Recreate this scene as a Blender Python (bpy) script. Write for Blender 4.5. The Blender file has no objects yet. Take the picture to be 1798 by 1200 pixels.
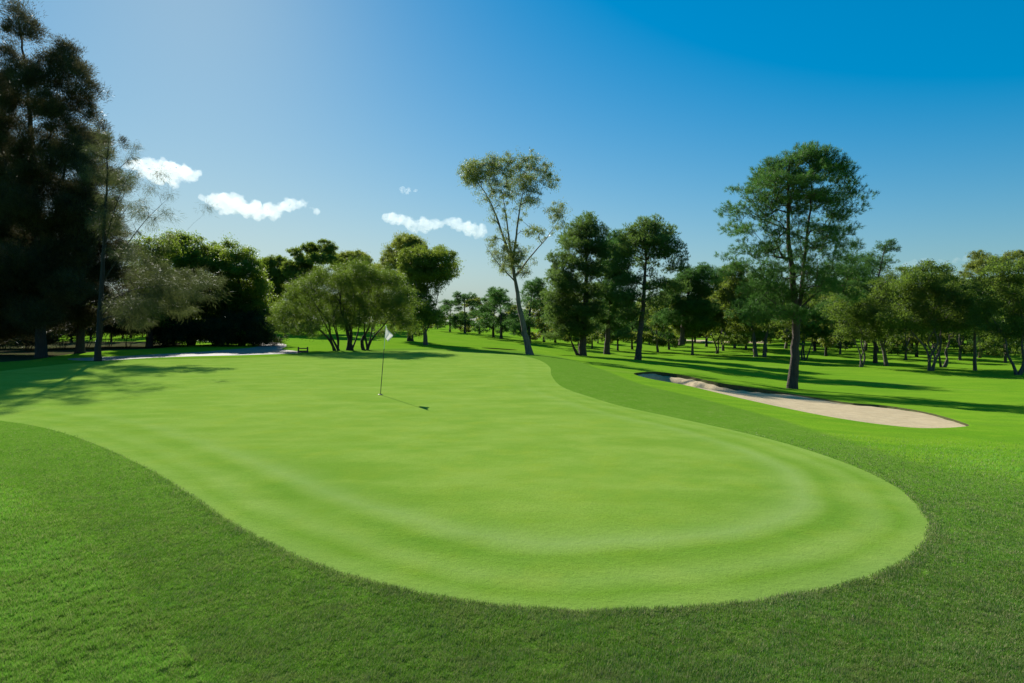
import bpy, bmesh, math, random
import numpy as np
from mathutils import Vector, geometry, noise as mnoise

SC = bpy.context.scene
COL = SC.collection
R = math.radians
# ------------------------------------------------------------------ camera, world, sun, exposure
F, HY, CX, EYE = 1000.0, 568.0, 899.0, 2.2          # focal length (photo px), horizon row, centre column, eye height
cam_d = bpy.data.cameras.new('camera'); cam = bpy.data.objects.new('camera', cam_d); COL.objects.link(cam)
cam.location = (0, 0, EYE); cam.rotation_euler = (R(90), 0, 0)
cam_d.sensor_width = 36; cam_d.lens = 36 * F / 1798; cam_d.shift_y = -(600 - HY) / 1798
cam_d.clip_start = 0.1; cam_d.clip_end = 20000
SC.camera = cam

SUN_EL, SUN_AZ = 31.0, -29.7                          # azimuth from +Y, negative = to the left
w = bpy.data.worlds.new('World'); SC.world = w; w.use_nodes = True
nt = w.node_tree; nt.nodes.clear()
wo = nt.nodes.new('ShaderNodeOutputWorld'); bg = nt.nodes.new('ShaderNodeBackground'); sky = nt.nodes.new('ShaderNodeTexSky')
sky.sky_type = 'NISHITA'; sky.sun_disc = False; sky.sun_elevation = R(SUN_EL); sky.sun_rotation = R(SUN_AZ)
sky.altitude = 0; sky.air_density = 1.02; sky.dust_density = 0.133; sky.ozone_density = 7.14
hs = nt.nodes.new('ShaderNodeHueSaturation'); hs.inputs['Saturation'].default_value = 1.32; hs.inputs['Hue'].default_value = 0.4867
bw = nt.nodes.new('ShaderNodeRGBToBW'); mr = nt.nodes.new('ShaderNodeMapRange'); mr.inputs[1].default_value = 1.873; mr.inputs[2].default_value = 7.7
mr.inputs[3].default_value = 1.36; mr.inputs[4].default_value = .395      # thicker, brighter air is less saturated
mv = nt.nodes.new('ShaderNodeMath'); mv.operation = 'MULTIPLY_ADD'; mv.inputs[1].default_value = .1785; mv.inputs[2].default_value = .607
dv = nt.nodes.new('ShaderNodeMath'); dv.operation = 'DIVIDE'; dv.inputs[0].default_value = 1.0
nt.links.new(sky.outputs[0], bw.inputs[0]); nt.links.new(bw.outputs[0], mr.inputs[0]); nt.links.new(mr.outputs[0], hs.inputs['Saturation'])
nt.links.new(bw.outputs[0], mv.inputs[0]); nt.links.new(mv.outputs[0], dv.inputs[1]); nt.links.new(dv.outputs[0], hs.inputs['Value'])
nt.links.new(sky.outputs[0], hs.inputs['Color']); tint = nt.nodes.new('ShaderNodeMix'); tint.data_type = 'RGBA'; tint.blend_type = 'MULTIPLY'; tint.inputs[0].default_value = 1; tint.inputs[7].default_value = (.97, 1.07, .965, 1)
nt.links.new(hs.outputs[0], tint.inputs[6]); nt.links.new(tint.outputs[2], bg.inputs[0]); nt.links.new(bg.outputs[0], wo.inputs[0])
bg.inputs[1].default_value = 0.0705
sd = bpy.data.lights.new('sun', 'SUN'); sd.energy = 4.9; sd.angle = R(0.53); sd.color = (1.0, 0.95, 0.86)
sun = bpy.data.objects.new('sun', sd); COL.objects.link(sun)
sdir = Vector((math.sin(R(SUN_AZ)) * math.cos(R(SUN_EL)), math.cos(R(SUN_AZ)) * math.cos(R(SUN_EL)), math.sin(R(SUN_EL))))
sun.rotation_euler = sdir.to_track_quat('Z', 'Y').to_euler(); sun.location = (-20, 35, 40)
SC.view_settings.view_transform = 'Standard'; SC.view_settings.look = 'None'; SC.view_settings.gamma = 1
SC.view_settings.exposure = 0.85
SC.cycles.max_bounces = 8; SC.cycles.diffuse_bounces = 3; SC.cycles.transmission_bounces = 4
SC.cycles.volume_bounces = 6; SC.cycles.transparent_max_bounces = 8

# ------------------------------------------------------------------ helpers
def tag(o, label=None, cat=None, group=None, kind=None):
    if label: o['label'] = label
    if cat: o['category'] = cat
    if group: o['group'] = group
    if kind: o['kind'] = kind
    return o

def empty(name, loc, label, cat, group=None, rz=0):
    o = bpy.data.objects.new(name, None); COL.objects.link(o); o.location = loc; o.rotation_euler = (0, 0, rz)
    o.empty_display_size = 0.3
    return tag(o, label, cat, group)

def np_mesh(name, verts, faces_list, mat, parent=None, smooth=False, attrs=None):
    """verts (n,3); faces_list: list of (m,k) int arrays"""
    me = bpy.data.meshes.new(name)
    verts = np.asarray(verts, np.float32)
    me.vertices.add(len(verts)); me.vertices.foreach_set('co', verts.ravel())
    idx = np.concatenate([f.ravel() for f in faces_list]).astype(np.int32)
    tot = np.concatenate([np.full(len(f), f.shape[1], np.int32) for f in faces_list])
    start = np.concatenate([[0], np.cumsum(tot)[:-1]]).astype(np.int32)
    me.loops.add(len(idx)); me.loops.foreach_set('vertex_index', idx)
    me.polygons.add(len(tot)); me.polygons.foreach_set('loop_start', start); me.polygons.foreach_set('loop_total', tot)
    if smooth: me.polygons.foreach_set('use_smooth', np.ones(len(tot), bool))
    for k, v in (attrs or {}).items():
        a = me.attributes.new(k, 'FLOAT', 'POINT'); a.data.foreach_set('value', np.asarray(v, np.float32))
    me.update(calc_edges=True); me.validate()
    if mat: me.materials.append(mat)
    o = bpy.data.objects.new(name, me); COL.objects.link(o)
    if parent: o.parent = parent
    return o

def bm_obj(name, bm, mat, parent=None, smooth=False):
    me = bpy.data.meshes.new(name); bm.to_mesh(me); bm.free()
    if smooth:
        for p in me.polygons: p.use_smooth = True
    me.materials.append(mat)
    o = bpy.data.objects.new(name, me); COL.objects.link(o)
    if parent: o.parent = parent
    return o

class N:
    """tiny node-graph helper"""
    def __init__(s, name):
        s.m = bpy.data.materials.new(name); s.m.use_nodes = True; s.t = s.m.node_tree; s.t.nodes.clear()
        s.out = s.t.nodes.new('ShaderNodeOutputMaterial')
    def n(s, typ, **kw):
        d = s.t.nodes.new(typ)
        for k, v in kw.items():
            if k[0] == '_': setattr(d, k[1:], v)
            else:
                inp = d.inputs[k.replace('~', ' ')]
                if hasattr(v, 'is_linked') or hasattr(v, 'links'): s.t.links.new(v, inp)
                else: inp.default_value = v
        return d
    def set(s, d, key, v):
        if hasattr(v, 'links'): s.t.links.new(v, d.inputs[key])
        else: d.inputs[key].default_value = v
    def noise(s, vec, scale, detail=3, rough=.55, dist=0):
        d = s.n('ShaderNodeTexNoise', Scale=scale, Detail=detail, Roughness=rough, Distortion=dist)
        s.t.links.new(vec, d.inputs['Vector']); return d.outputs['Fac']
    def ramp(s, fac, stops):
        d = s.t.nodes.new('ShaderNodeValToRGB'); s.t.links.new(fac, d.inputs[0])
        e = d.color_ramp.elements
        while len(e) < len(stops): e.new(0.5)
        for q, (p, c) in zip(e, stops):
            q.position = p; q.color = (c, c, c, 1) if isinstance(c, (int, float)) else (*c, 1)
        return d.outputs[0]
    def mix(s, fac, a, b, mode='MIX'):
        d = s.t.nodes.new('ShaderNodeMix'); d.data_type = 'RGBA'; d.blend_type = mode
        for i, v in ((0, fac), (6, a), (7, b)):
            if hasattr(v, 'links'): s.t.links.new(v, d.inputs[i])
            else: d.inputs[i].default_value = v if i == 0 else (*v, 1)
        return d.outputs[2]
    def math(s, op, a, b=0.0, c=0.0, clamp=False):
        d = s.t.nodes.new('ShaderNodeMath'); d.operation = op; d.use_clamp = clamp
        for i, v in enumerate((a, b, c)):
            if hasattr(v, 'links'): s.t.links.new(v, d.inputs[i])
            else: d.inputs[i].default_value = v
        return d.outputs[0]
    def link(s, a, b): s.t.links.new(a, b)
    def pos(s): return s.n('ShaderNodeNewGeometry').outputs['Position']
    def mapped(s, vec, scale, rz=0):
        d = s.t.nodes.new('ShaderNodeMapping'); s.t.links.new(vec, d.inputs[0]); d.inputs['Scale'].default_value = scale
        d.inputs['Rotation'].default_value = (0, 0, rz); return d.outputs[0]
    def attr(s, name):
        d = s.t.nodes.new('ShaderNodeAttribute'); d.attribute_name = name; return d.outputs['Fac']

# ------------------------------------------------------------------ terrain height
UN = np.array([-1.6, -0.9, -0.45, -0.3, -0.15, 0.0, 0.1, 0.25, 0.5, 0.75, 0.95, 1.8])
DN = np.array([0, 8, 12, 16, 20, 30, 40, 50, 60, 80, 110, 150, 260, 700, 3000.])
ZT = np.array([
 #  0  8   12   16    20    30    40    50    60    80    110   150   260  700 3000
 [0, 0,   0,   0,    0,    0,    0,    0,   -.1,   0,    0,    .1,   .5,  1,  1],
 [0, 0,   0,   0,    0,    0,    0,    0,   -.05,  0,    .1,   .2,   .6,  1,  1],
 [0, 0,   0,   0,    0,    0,    0,    0,    0,    .2,   .45,  .8,  1.2, 1.4, 1],
 [0, 0,   0,   0,    0,    0,    0,    0,    0,    .2,   .6,  1.0,  1.4, 1.6, 1],
 [0, 0,   0,   0,    0,    0,    0,   -.1,  -.1,   .1,   .5,  1.1,  1.6, 1.8, 1],
 [0, 0,   0,   0,    0,    0,  -.05,  -.4,  -.6,  -.6,  -.3,   .0,   .8, 1.6, 1],
 [0, 0,   0,   0,    0,   -.1,  -.4,  -.75, -1.05,-1.4, -1.5, -1.2, -.4, 1,  1],
 [0, 0,  -.02,-.1,  -.2,  -.5,  -.9, -1.15, -1.5, -2.0, -2.2, -2.1, -1.6, 0, 1],
 [0,-.02,-.15,-.4,  -.7, -1.35,-1.75,-1.9, -2.0, -2.1, -2.2, -2.2, -1.8, 0, 1],
 [0,-.08,-.32,-.65, -.95,-1.5, -1.9, -2.0, -2.1, -2.1, -2.2, -2.2, -1.8, 0, 1],
 [0,-.1, -.4, -.7,  -1., -1.6, -1.9, -2.0, -2.1, -2.1, -2.2, -2.2, -1.8, 0, 1],
 [0,-.1, -.4, -.7,  -1., -1.6, -1.9, -2.0, -2.1, -2.1, -2.2, -2.2, -1.8, 0, 1]], float)

def _smooth_table():
    """resample the table finely and blur it so that slopes have no creases"""
    uu = np.linspace(-1.6, 1.8, 171); ss = np.linspace(0, math.log(3001), 201)
    dd = np.exp(ss) - 1
    a = np.array([np.interp(dd, DN, r) for r in ZT])
    b = np.array([np.interp(uu, UN, a[:, j]) for j in range(len(dd))]).T
    for _ in range(6):
        c = b.copy(); c[1:-1] = (b[:-2] + 2 * b[1:-1] + b[2:]) / 4; b = c.copy()
        b[:, 1:-1] = (c[:, :-2] + 2 * c[:, 1:-1] + c[:, 2:]) / 4
    return uu, ss, b
UU, SS, ZZ = _smooth_table()

def base_z(x, y):
    x = np.asarray(x, float); y = np.asarray(y, float)
    d = np.maximum(y, 0); u = np.clip(x / np.maximum(d, .5), -1.6, 1.8 - 1e-6)
    fi = (u - UU[0]) / (UU[1] - UU[0]); fj = np.log1p(np.minimum(d, 2999)) / (SS[1] - SS[0])
    i = np.clip(fi.astype(int), 0, len(UU) - 2); j = np.clip(fj.astype(int), 0, len(SS) - 2)
    p = fi - i; q = fj - j
    z = ZZ[i, j]*(1-p)*(1-q) + ZZ[i+1, j]*p*(1-q) + ZZ[i, j+1]*(1-p)*q + ZZ[i+1, j+1]*p*q
    und = .5*(np.sin(x*.11+1.3)*np.sin(y*.093+.4) + .6*np.sin(x*.047-y*.06+2)) * np.clip((d-45)/60, 0, 1) * .35
    tiny = .018*(np.sin(x*.5+.3*y)*np.sin(y*.41-1)+np.sin(x*.23+1)*np.sin(y*.31-x*.2)) * np.clip(d/10, 0, 1)
    return z + und + tiny

def ray(px, py, dmax=400):
    """photo pixel -> world point on the ground"""
    sl = (HY - py) / F; u = (px - CX) / F
    d = np.geomspace(1.5, dmax, 4000)
    g = (EYE + sl * d) - base_z(u * d, d)
    k = np.argmax(g < 0) if (g < 0).any() else len(d) - 1
    dd = d[k]
    return u * dd, dd

def smooth_poly(pts, n=6):
    """closed Catmull-Rom"""
    P = np.array(pts, float); m = len(P); out = []
    for i in range(m):
        a, b, c, e = P[i-1], P[i], P[(i+1) % m], P[(i+2) % m]
        for k in range(n):
            t = k / n
            out.append(.5*((2*b)+(-a+c)*t+(2*a-5*b+4*c-e)*t*t+(-a+3*b-3*c+e)*t**3))
    return np.array(out)

def resample(P, step):
    Q = np.vstack([P, P[:1]]); L = np.concatenate([[0], np.cumsum(np.linalg.norm(np.diff(Q, axis=0), axis=1))])
    n = max(8, int(L[-1] / step)); s = np.linspace(0, L[-1], n, endpoint=False)
    return np.stack([np.interp(s, L, Q[:, 0]), np.interp(s, L, Q[:, 1])], 1)

def inside(P, x, y):
    r = np.zeros(len(x), bool); n = len(P)
    for i in range(n):
        x1, y1 = P[i-1]; x2, y2 = P[i]
        if y1 == y2: continue
        c = ((y1 > y) != (y2 > y)) & (x < (x2-x1)*(y-y1)/(y2-y1)+x1)
        r ^= c
    return r

def sdist(P, x, y):
    """signed distance to closed polyline, negative inside"""
    best = np.full(len(x), 1e9)
    for i in range(len(P)):
        a = P[i-1]; b = P[i]; d = b - a; l2 = d @ d + 1e-12
        t = np.clip(((x-a[0])*d[0]+(y-a[1])*d[1])/l2, 0, 1)
        best = np.minimum(best, (x-a[0]-t*d[0])**2 + (y-a[1]-t*d[1])**2)
    return np.where(inside(P, x, y), -1, 1) * np.sqrt(best)

G_PX = [(-60,657),(60,645),(200,633),(330,630),(430,628),(520,624),(600,619),(700,615.5),(800,616),(880,621),(940,630),(964,643),(968,658),(985,678),(1040,698),(1100,715),
        (1200,736),(1300,758),(1400,784),(1500,818),(1580,858),(1622,900),(1633,932),(1612,968),(1560,1002),(1480,1028),(1380,1048),(1250,1065),(1100,1073),
        (950,1072),(800,1054),(700,1034),(600,1008),(500,968),(400,914),(330,866),(270,828),(200,793),(120,762),(50,745),(0,738),(-150,716),(-300,700),(-380,680),(-260,664)]
GREEN = resample(smooth_poly([ray(*p) for p in G_PX], 5), .35)
A_PX = [(-400,640),(100,631),(450,627),(600,615),(740,612),(850,614),(930,619),(1000,631),(1060,650),(1130,676),(1230,700),(1350,731),(1450,762),(1560,797),(1680,830),(1798,852),(2100,930),
        (2500,1400),(1500,2600),(700,2600),(420,1350),(340,1165),(255,1075),(190,985),(110,915),(40,862),(-20,835),(-200,790),(-700,740),(-900,690)]
APRON = smooth_poly([ray(*p) for p in A_PX], 4)
B_PX = [(1113,656),(1150,653),(1200,659),(1260,672),(1330,682),(1400,693),(1480,706),(1560,713),(1640,727),(1699,745),(1685,750),(1620,752),(1560,747),(1500,739),(1440,729),(1380,717),(1320,704),(1260,690),(1200,676),(1140,665)]
BUNK = resample(smooth_poly([ray(*p) for p in B_PX], 4), .14)
P_PX = [(165,634),(250,629.5),(320,626.5),(400,624.5),(470,622.5),(525,620.5),(522,617),(495,613.5),(503,608),(498,604),(480,601),(455,598.5),(380,597),(330,597),(375,601),(440,603.5),(455,607),(440,611),(400,614.5),(320,620),(230,625),(120,630)]
PATH = resample(smooth_poly([ray(*p) for p in P_PX], 4), .5)
FB = [np.array([(x*1.0, y*1.0) for x, y in e]) for e in ()]
def ell(px, py, rx, ry, rot=0, n=40):
    cx, cy = ray(px, py); t = np.linspace(0, 2*np.pi, n, endpoint=False)
    x = rx*np.cos(t)*(1+.1*np.sin(3*t)); y = ry*np.sin(t)*(1+.12*np.cos(2*t+1)); c, s = math.cos(rot), math.sin(rot)
    return np.stack([cx+c*x-s*y, cy+s*x+c*y], 1)
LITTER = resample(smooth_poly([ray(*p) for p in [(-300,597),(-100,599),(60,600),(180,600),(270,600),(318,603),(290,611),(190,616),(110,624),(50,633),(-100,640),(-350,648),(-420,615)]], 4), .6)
SMALLB = resample(ell(878, 613, 1.9, 1.5, .1), .2)
FARB = [ell(1160, 597, 7, 5), ell(1290, 601, 9, 5), ell(1215, 598, 4, 4)]

def inset(P, d):
    t = np.roll(P, -1, 0) - np.roll(P, 1, 0); t /= np.linalg.norm(t, axis=1)[:, None] + 1e-9
    nrm = np.stack([-t[:, 1], t[:, 0]], 1)
    area = np.sum(P[:, 0]*np.roll(P[:, 1], -1) - np.roll(P[:, 0], -1)*P[:, 1])
    if area < 0: nrm = -nrm
    return P + nrm * d
BUNK_DEEP = ray(1238, 676)
BUNK_I = inset(BUNK, .07); SMALL_I = inset(SMALLB, .08)
BC = BUNK.mean(0)

def ground_z(x, y):
    x = np.atleast_1d(np.asarray(x, float)); y = np.atleast_1d(np.asarray(y, float))
    z = base_z(x, y)
    for P, lip, dep, wid, far_gain in ((BUNK, .03, .03, 1.0, .06), (SMALLB, .2, .5, .9, .25)):
        near = (np.abs(x-P[:, 0].mean()) < 14) & (np.abs(y-P[:, 1].mean()) < 14)
        if near.any():
            s = np.full(len(x), 1.0); s[near] = sdist(P, x[near], y[near])
            t = -s
            # far side = the edge whose outward normal points away from the camera
            far = np.zeros(len(x)); ii = np.where(near & (t > 0))[0]
            for i in ii:
                k = np.argmin((P[:, 0]-x[i])**2+(P[:, 1]-y[i])**2); c = P[k]
                tt = P[(k+1) % len(P)] - P[k-1]; nv = np.array([tt[1], -tt[0]]); nv /= np.linalg.norm(nv)+1e-9
                if np.sum(P[:, 0]*np.roll(P[:, 1], -1)-np.roll(P[:, 0], -1)*P[:, 1]) < 0: nv = -nv
                far[i] = max(0, nv @ (c/np.linalg.norm(c)))
            drop = np.where(t > 0, np.clip(t/.06, 0, 1)*(lip+far*far_gain*np.exp(-(t/.45)**2)), 0)
            if P is BUNK:                                             # the far left end is cut deep with a steep face
                kd = np.clip((y-BUNK_DEEP[1]+(x-BUNK_DEEP[0])*-.4)/1.6+1.0, 0, 1); kd = kd*kd*(3-2*kd)
                dep = .03+.95*kd; wid = 1.1-.1*kd; drop = drop*(1+1.3*kd*np.exp(-(t/.5)**2))*(1+(.05+.12*np.sin(x*2.9+y*1.3)+.10*np.sin(x*7.3-y*4.1))*np.exp(-(t/.2)**2))
            q = np.clip((t-.05)/wid, 0, 1); bowl = np.where(t > .05, dep*(q*q*(3-2*q)), 0)
            rough = np.where(t > .05, .008*np.sin(x*3.1+y*1.7)*np.sin(y*2.3-x*1.1), 0)
            z = z - drop - bowl + rough
    return z
def gz(x, y): return float(ground_z([x], [y])[0])

# ------------------------------------------------------------------ ground materials
def grass_mat(name, base, dark, yellow, bump=.5, fine=60, apron=None, green=False):
    g = N(name); p = g.pos()
    n1 = g.noise(p, .22, 3); n2 = g.noise(p, 1.6, 4, .6); n3 = g.noise(p, 14, 3, .7); n4 = g.noise(p, fine, 3, .75)
    c = g.mix(g.ramp(n1, [(.35, 0), (.65, 1)]), dark, base)
    c = g.mix(g.math('MULTIPLY', g.ramp(n2, [(.45, 0), (.7, 1)]), .55), c, yellow)
    if green:
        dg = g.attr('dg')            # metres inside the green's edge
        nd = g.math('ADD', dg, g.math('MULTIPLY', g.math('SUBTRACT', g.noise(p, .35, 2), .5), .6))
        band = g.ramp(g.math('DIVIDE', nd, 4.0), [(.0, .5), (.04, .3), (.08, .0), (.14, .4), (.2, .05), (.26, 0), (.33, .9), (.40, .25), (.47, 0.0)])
        dk = g.ramp(g.math('DIVIDE', nd, 4.0), [(.0, .45), (.04, .4), (.08, .75), (.12, .3), (.17, .3), (.24, 1), (.29, .4), (.42, .5), (.60, .25), (1, 0)])  # dark mowing rings, plus broad near-edge shade painted into the colour
        strk = g.noise(g.mapped(p, (.8, 1.3, 1), R(24)), .9, 6, .68)
        c = g.mix(g.ramp(strk, [(.42, 0), (.66, .8)]), c, (base[0]*1.35, base[1]*1.18, base[2]*1.8))
        c = g.mix(g.ramp(g.noise(g.mapped(p, (.7, 1.6, 1), R(-20)), .55, 4, .6), [(.38, .55), (.5, 0)]), c, (base[0]*.62, base[1]*.78, base[2]*.5))
    else:
        df = g.attr('df')            # metres outside the apron's edge
        f = g.ramp(g.math('ADD', df, g.math('ADD', .5, g.math('MULTIPLY', g.math('SUBTRACT', n3, .5), .35))), [(.35, 0), (.65, 1)])
        ap = g.mix(g.ramp(n2, [(.4, 0), (.68, 1)]), (.052, .122, .014), (.08, .142, .024))
        ap = g.mix(g.math('MULTIPLY', g.ramp(g.noise(p, 6, 4, .7), [(.56, 0), (.75, 1)]), .6), ap, (.20, .19, .085))
        # fairway: faint mowing stripes away from the near part
        st = g.noise(g.mapped(p, (.12, 1.3, 1), R(-12)), 1.0, 3, .6)
        c = g.mix(g.math('MULTIPLY', g.ramp(st, [(.45, 0), (.62, 1)]), .45), c, (.18, .28, .02))
        st2 = g.noise(g.mapped(p, (.3, .9, 1), R(30)), .35, 3, .6)
        c = g.mix(g.math('MULTIPLY', g.ramp(st2, [(.58, 0), (.72, 1)]), .4), c, (.24, .25, .06))
        c = g.mix(g.ramp(g.noise(g.mapped(p, (.6, 1.4, 1), R(40)), .9, 5, .7), [(.40, .5), (.52, 0)]), c, (.06, .15, .012))
        c = g.mix(f, ap, c)
    c = g.mix(g.ramp(n4, [(.35, 0), (.75, (.5 if green else .6))]), c, tuple(v*1.5 for v in base), 'MIX')
    c = g.mix(g.ramp(g.noise(p, fine*.6, 2, .7), [(.30, .5), (.55, 0)]), c, tuple(v*.45 for v in dark))
    if green:
        sp = g.n('ShaderNodeSeparateXYZ'); g.link(p, sp.inputs[0])          # mowing rings show most at the near end; shade is painted in there too
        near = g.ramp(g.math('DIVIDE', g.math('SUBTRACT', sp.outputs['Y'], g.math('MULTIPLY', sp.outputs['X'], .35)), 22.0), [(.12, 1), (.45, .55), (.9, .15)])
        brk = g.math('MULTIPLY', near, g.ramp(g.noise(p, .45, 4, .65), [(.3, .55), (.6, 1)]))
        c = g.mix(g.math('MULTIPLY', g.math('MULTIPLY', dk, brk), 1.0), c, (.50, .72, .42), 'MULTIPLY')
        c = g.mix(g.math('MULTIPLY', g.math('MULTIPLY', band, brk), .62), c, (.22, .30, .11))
    b1 = g.n('ShaderNodeBump', Strength=bump, Distance=.012); g.link(n4, b1.inputs['Height'])
    b2 = g.n('ShaderNodeBump', Strength=bump*.8, Distance=.05); g.link(n3, b2.inputs['Height']); g.link(b1.outputs[0], b2.inputs['Normal'])
    df_ = g.n('ShaderNodeBsdfDiffuse'); g.link(c, df_.inputs[0]); g.link(b2.outputs[0], df_.inputs['Normal'])
    sh_ = g.n('ShaderNodeBsdfSheen', Roughness=.45); sh_.inputs[0].default_value = (.11, .15, .03, 1) if green else (.05, .09, .008, 1); g.link(b2.outputs[0], sh_.inputs['Normal'])
    pr = g.n('ShaderNodeAddShader'); g.link(df_.outputs[0], pr.inputs[0]); g.link(sh_.outputs[0], pr.inputs[1])
    g.link(pr.outputs[0], g.out.inputs[0]); return g.m

M = {}
M['fair'] = grass_mat('fairway_grass', (.108, .222, .012), (.07, .178, .008), (.16, .24, .017), .35, 45)
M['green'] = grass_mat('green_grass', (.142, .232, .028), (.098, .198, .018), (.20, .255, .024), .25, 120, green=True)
def sand_mat():
    g = N('bunker_sand'); p = g.pos()
    n = g.noise(p, 3, 5, .65); f = g.noise(p, 40, 3, .7); r = g.noise(g.mapped(p, (3.5, .8, 1), R(-35)), 5, 3, .6)
    c = g.mix(g.ramp(n, [(.35, 0), (.65, 1)]), (.37, .28, .145), (.47, .37, .205))
    c = g.mix(g.ramp(f, [(.55, 0), (.75, .5)]), c, (.32, .24, .16))
    b = g.n('ShaderNodeBump', Strength=.35, Distance=.04); g.link(r, b.inputs['Height'])
    b2 = g.n('ShaderNodeBump', Strength=.6, Distance=.02); g.link(f, b2.inputs['Height']); g.link(b.outputs[0], b2.inputs['Normal'])
    pr = g.n('ShaderNodeBsdfPrincipled', Roughness=.9); g.link(c, pr.inputs['Base Color']); g.link(b2.outputs[0], pr.inputs['Normal'])
    g.link(pr.outputs[0], g.out.inputs[0]); return g.m
M['sand'] = sand_mat()
def path_mat():
    g = N('path_concrete'); p = g.pos()
    c = g.mix(g.ramp(g.noise(p, 1.2, 5, .7), [(.35, 0), (.7, 1)]), (.20, .165, .135), (.26, .22, .185))
    c = g.mix(g.ramp(g.noise(p, 25, 2), [(.5, 0), (.8, .4)]), c, (.2, .18, .16))
    pr = g.n('ShaderNodeBsdfPrincipled', Roughness=.85); g.link(c, pr.inputs['Base Color']); g.link(pr.outputs[0], g.out.inputs[0]); return g.m
M['path'] = path_mat()
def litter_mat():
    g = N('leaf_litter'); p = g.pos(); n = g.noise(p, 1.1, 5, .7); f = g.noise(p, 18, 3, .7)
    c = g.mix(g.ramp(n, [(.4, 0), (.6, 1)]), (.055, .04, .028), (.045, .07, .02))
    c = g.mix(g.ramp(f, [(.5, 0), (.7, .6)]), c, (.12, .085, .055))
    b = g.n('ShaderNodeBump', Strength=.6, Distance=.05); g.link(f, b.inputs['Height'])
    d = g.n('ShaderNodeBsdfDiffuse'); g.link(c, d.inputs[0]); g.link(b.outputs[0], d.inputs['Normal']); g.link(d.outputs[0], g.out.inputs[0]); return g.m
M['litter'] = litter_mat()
def soil_mat():
    g = N('cut_turf_soil'); p = g.pos(); n = g.noise(p, 14, 4, .7)
    c = g.mix(g.ramp(n, [(.4, 0), (.62, 1)]), (.06, .042, .028), (.07, .10, .03))
    d = g.n('ShaderNodeBsdfDiffuse'); g.link(c, d.inputs[0]); g.link(d.outputs[0], g.out.inputs[0]); return g.m
M['soil'] = soil_mat()

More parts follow.
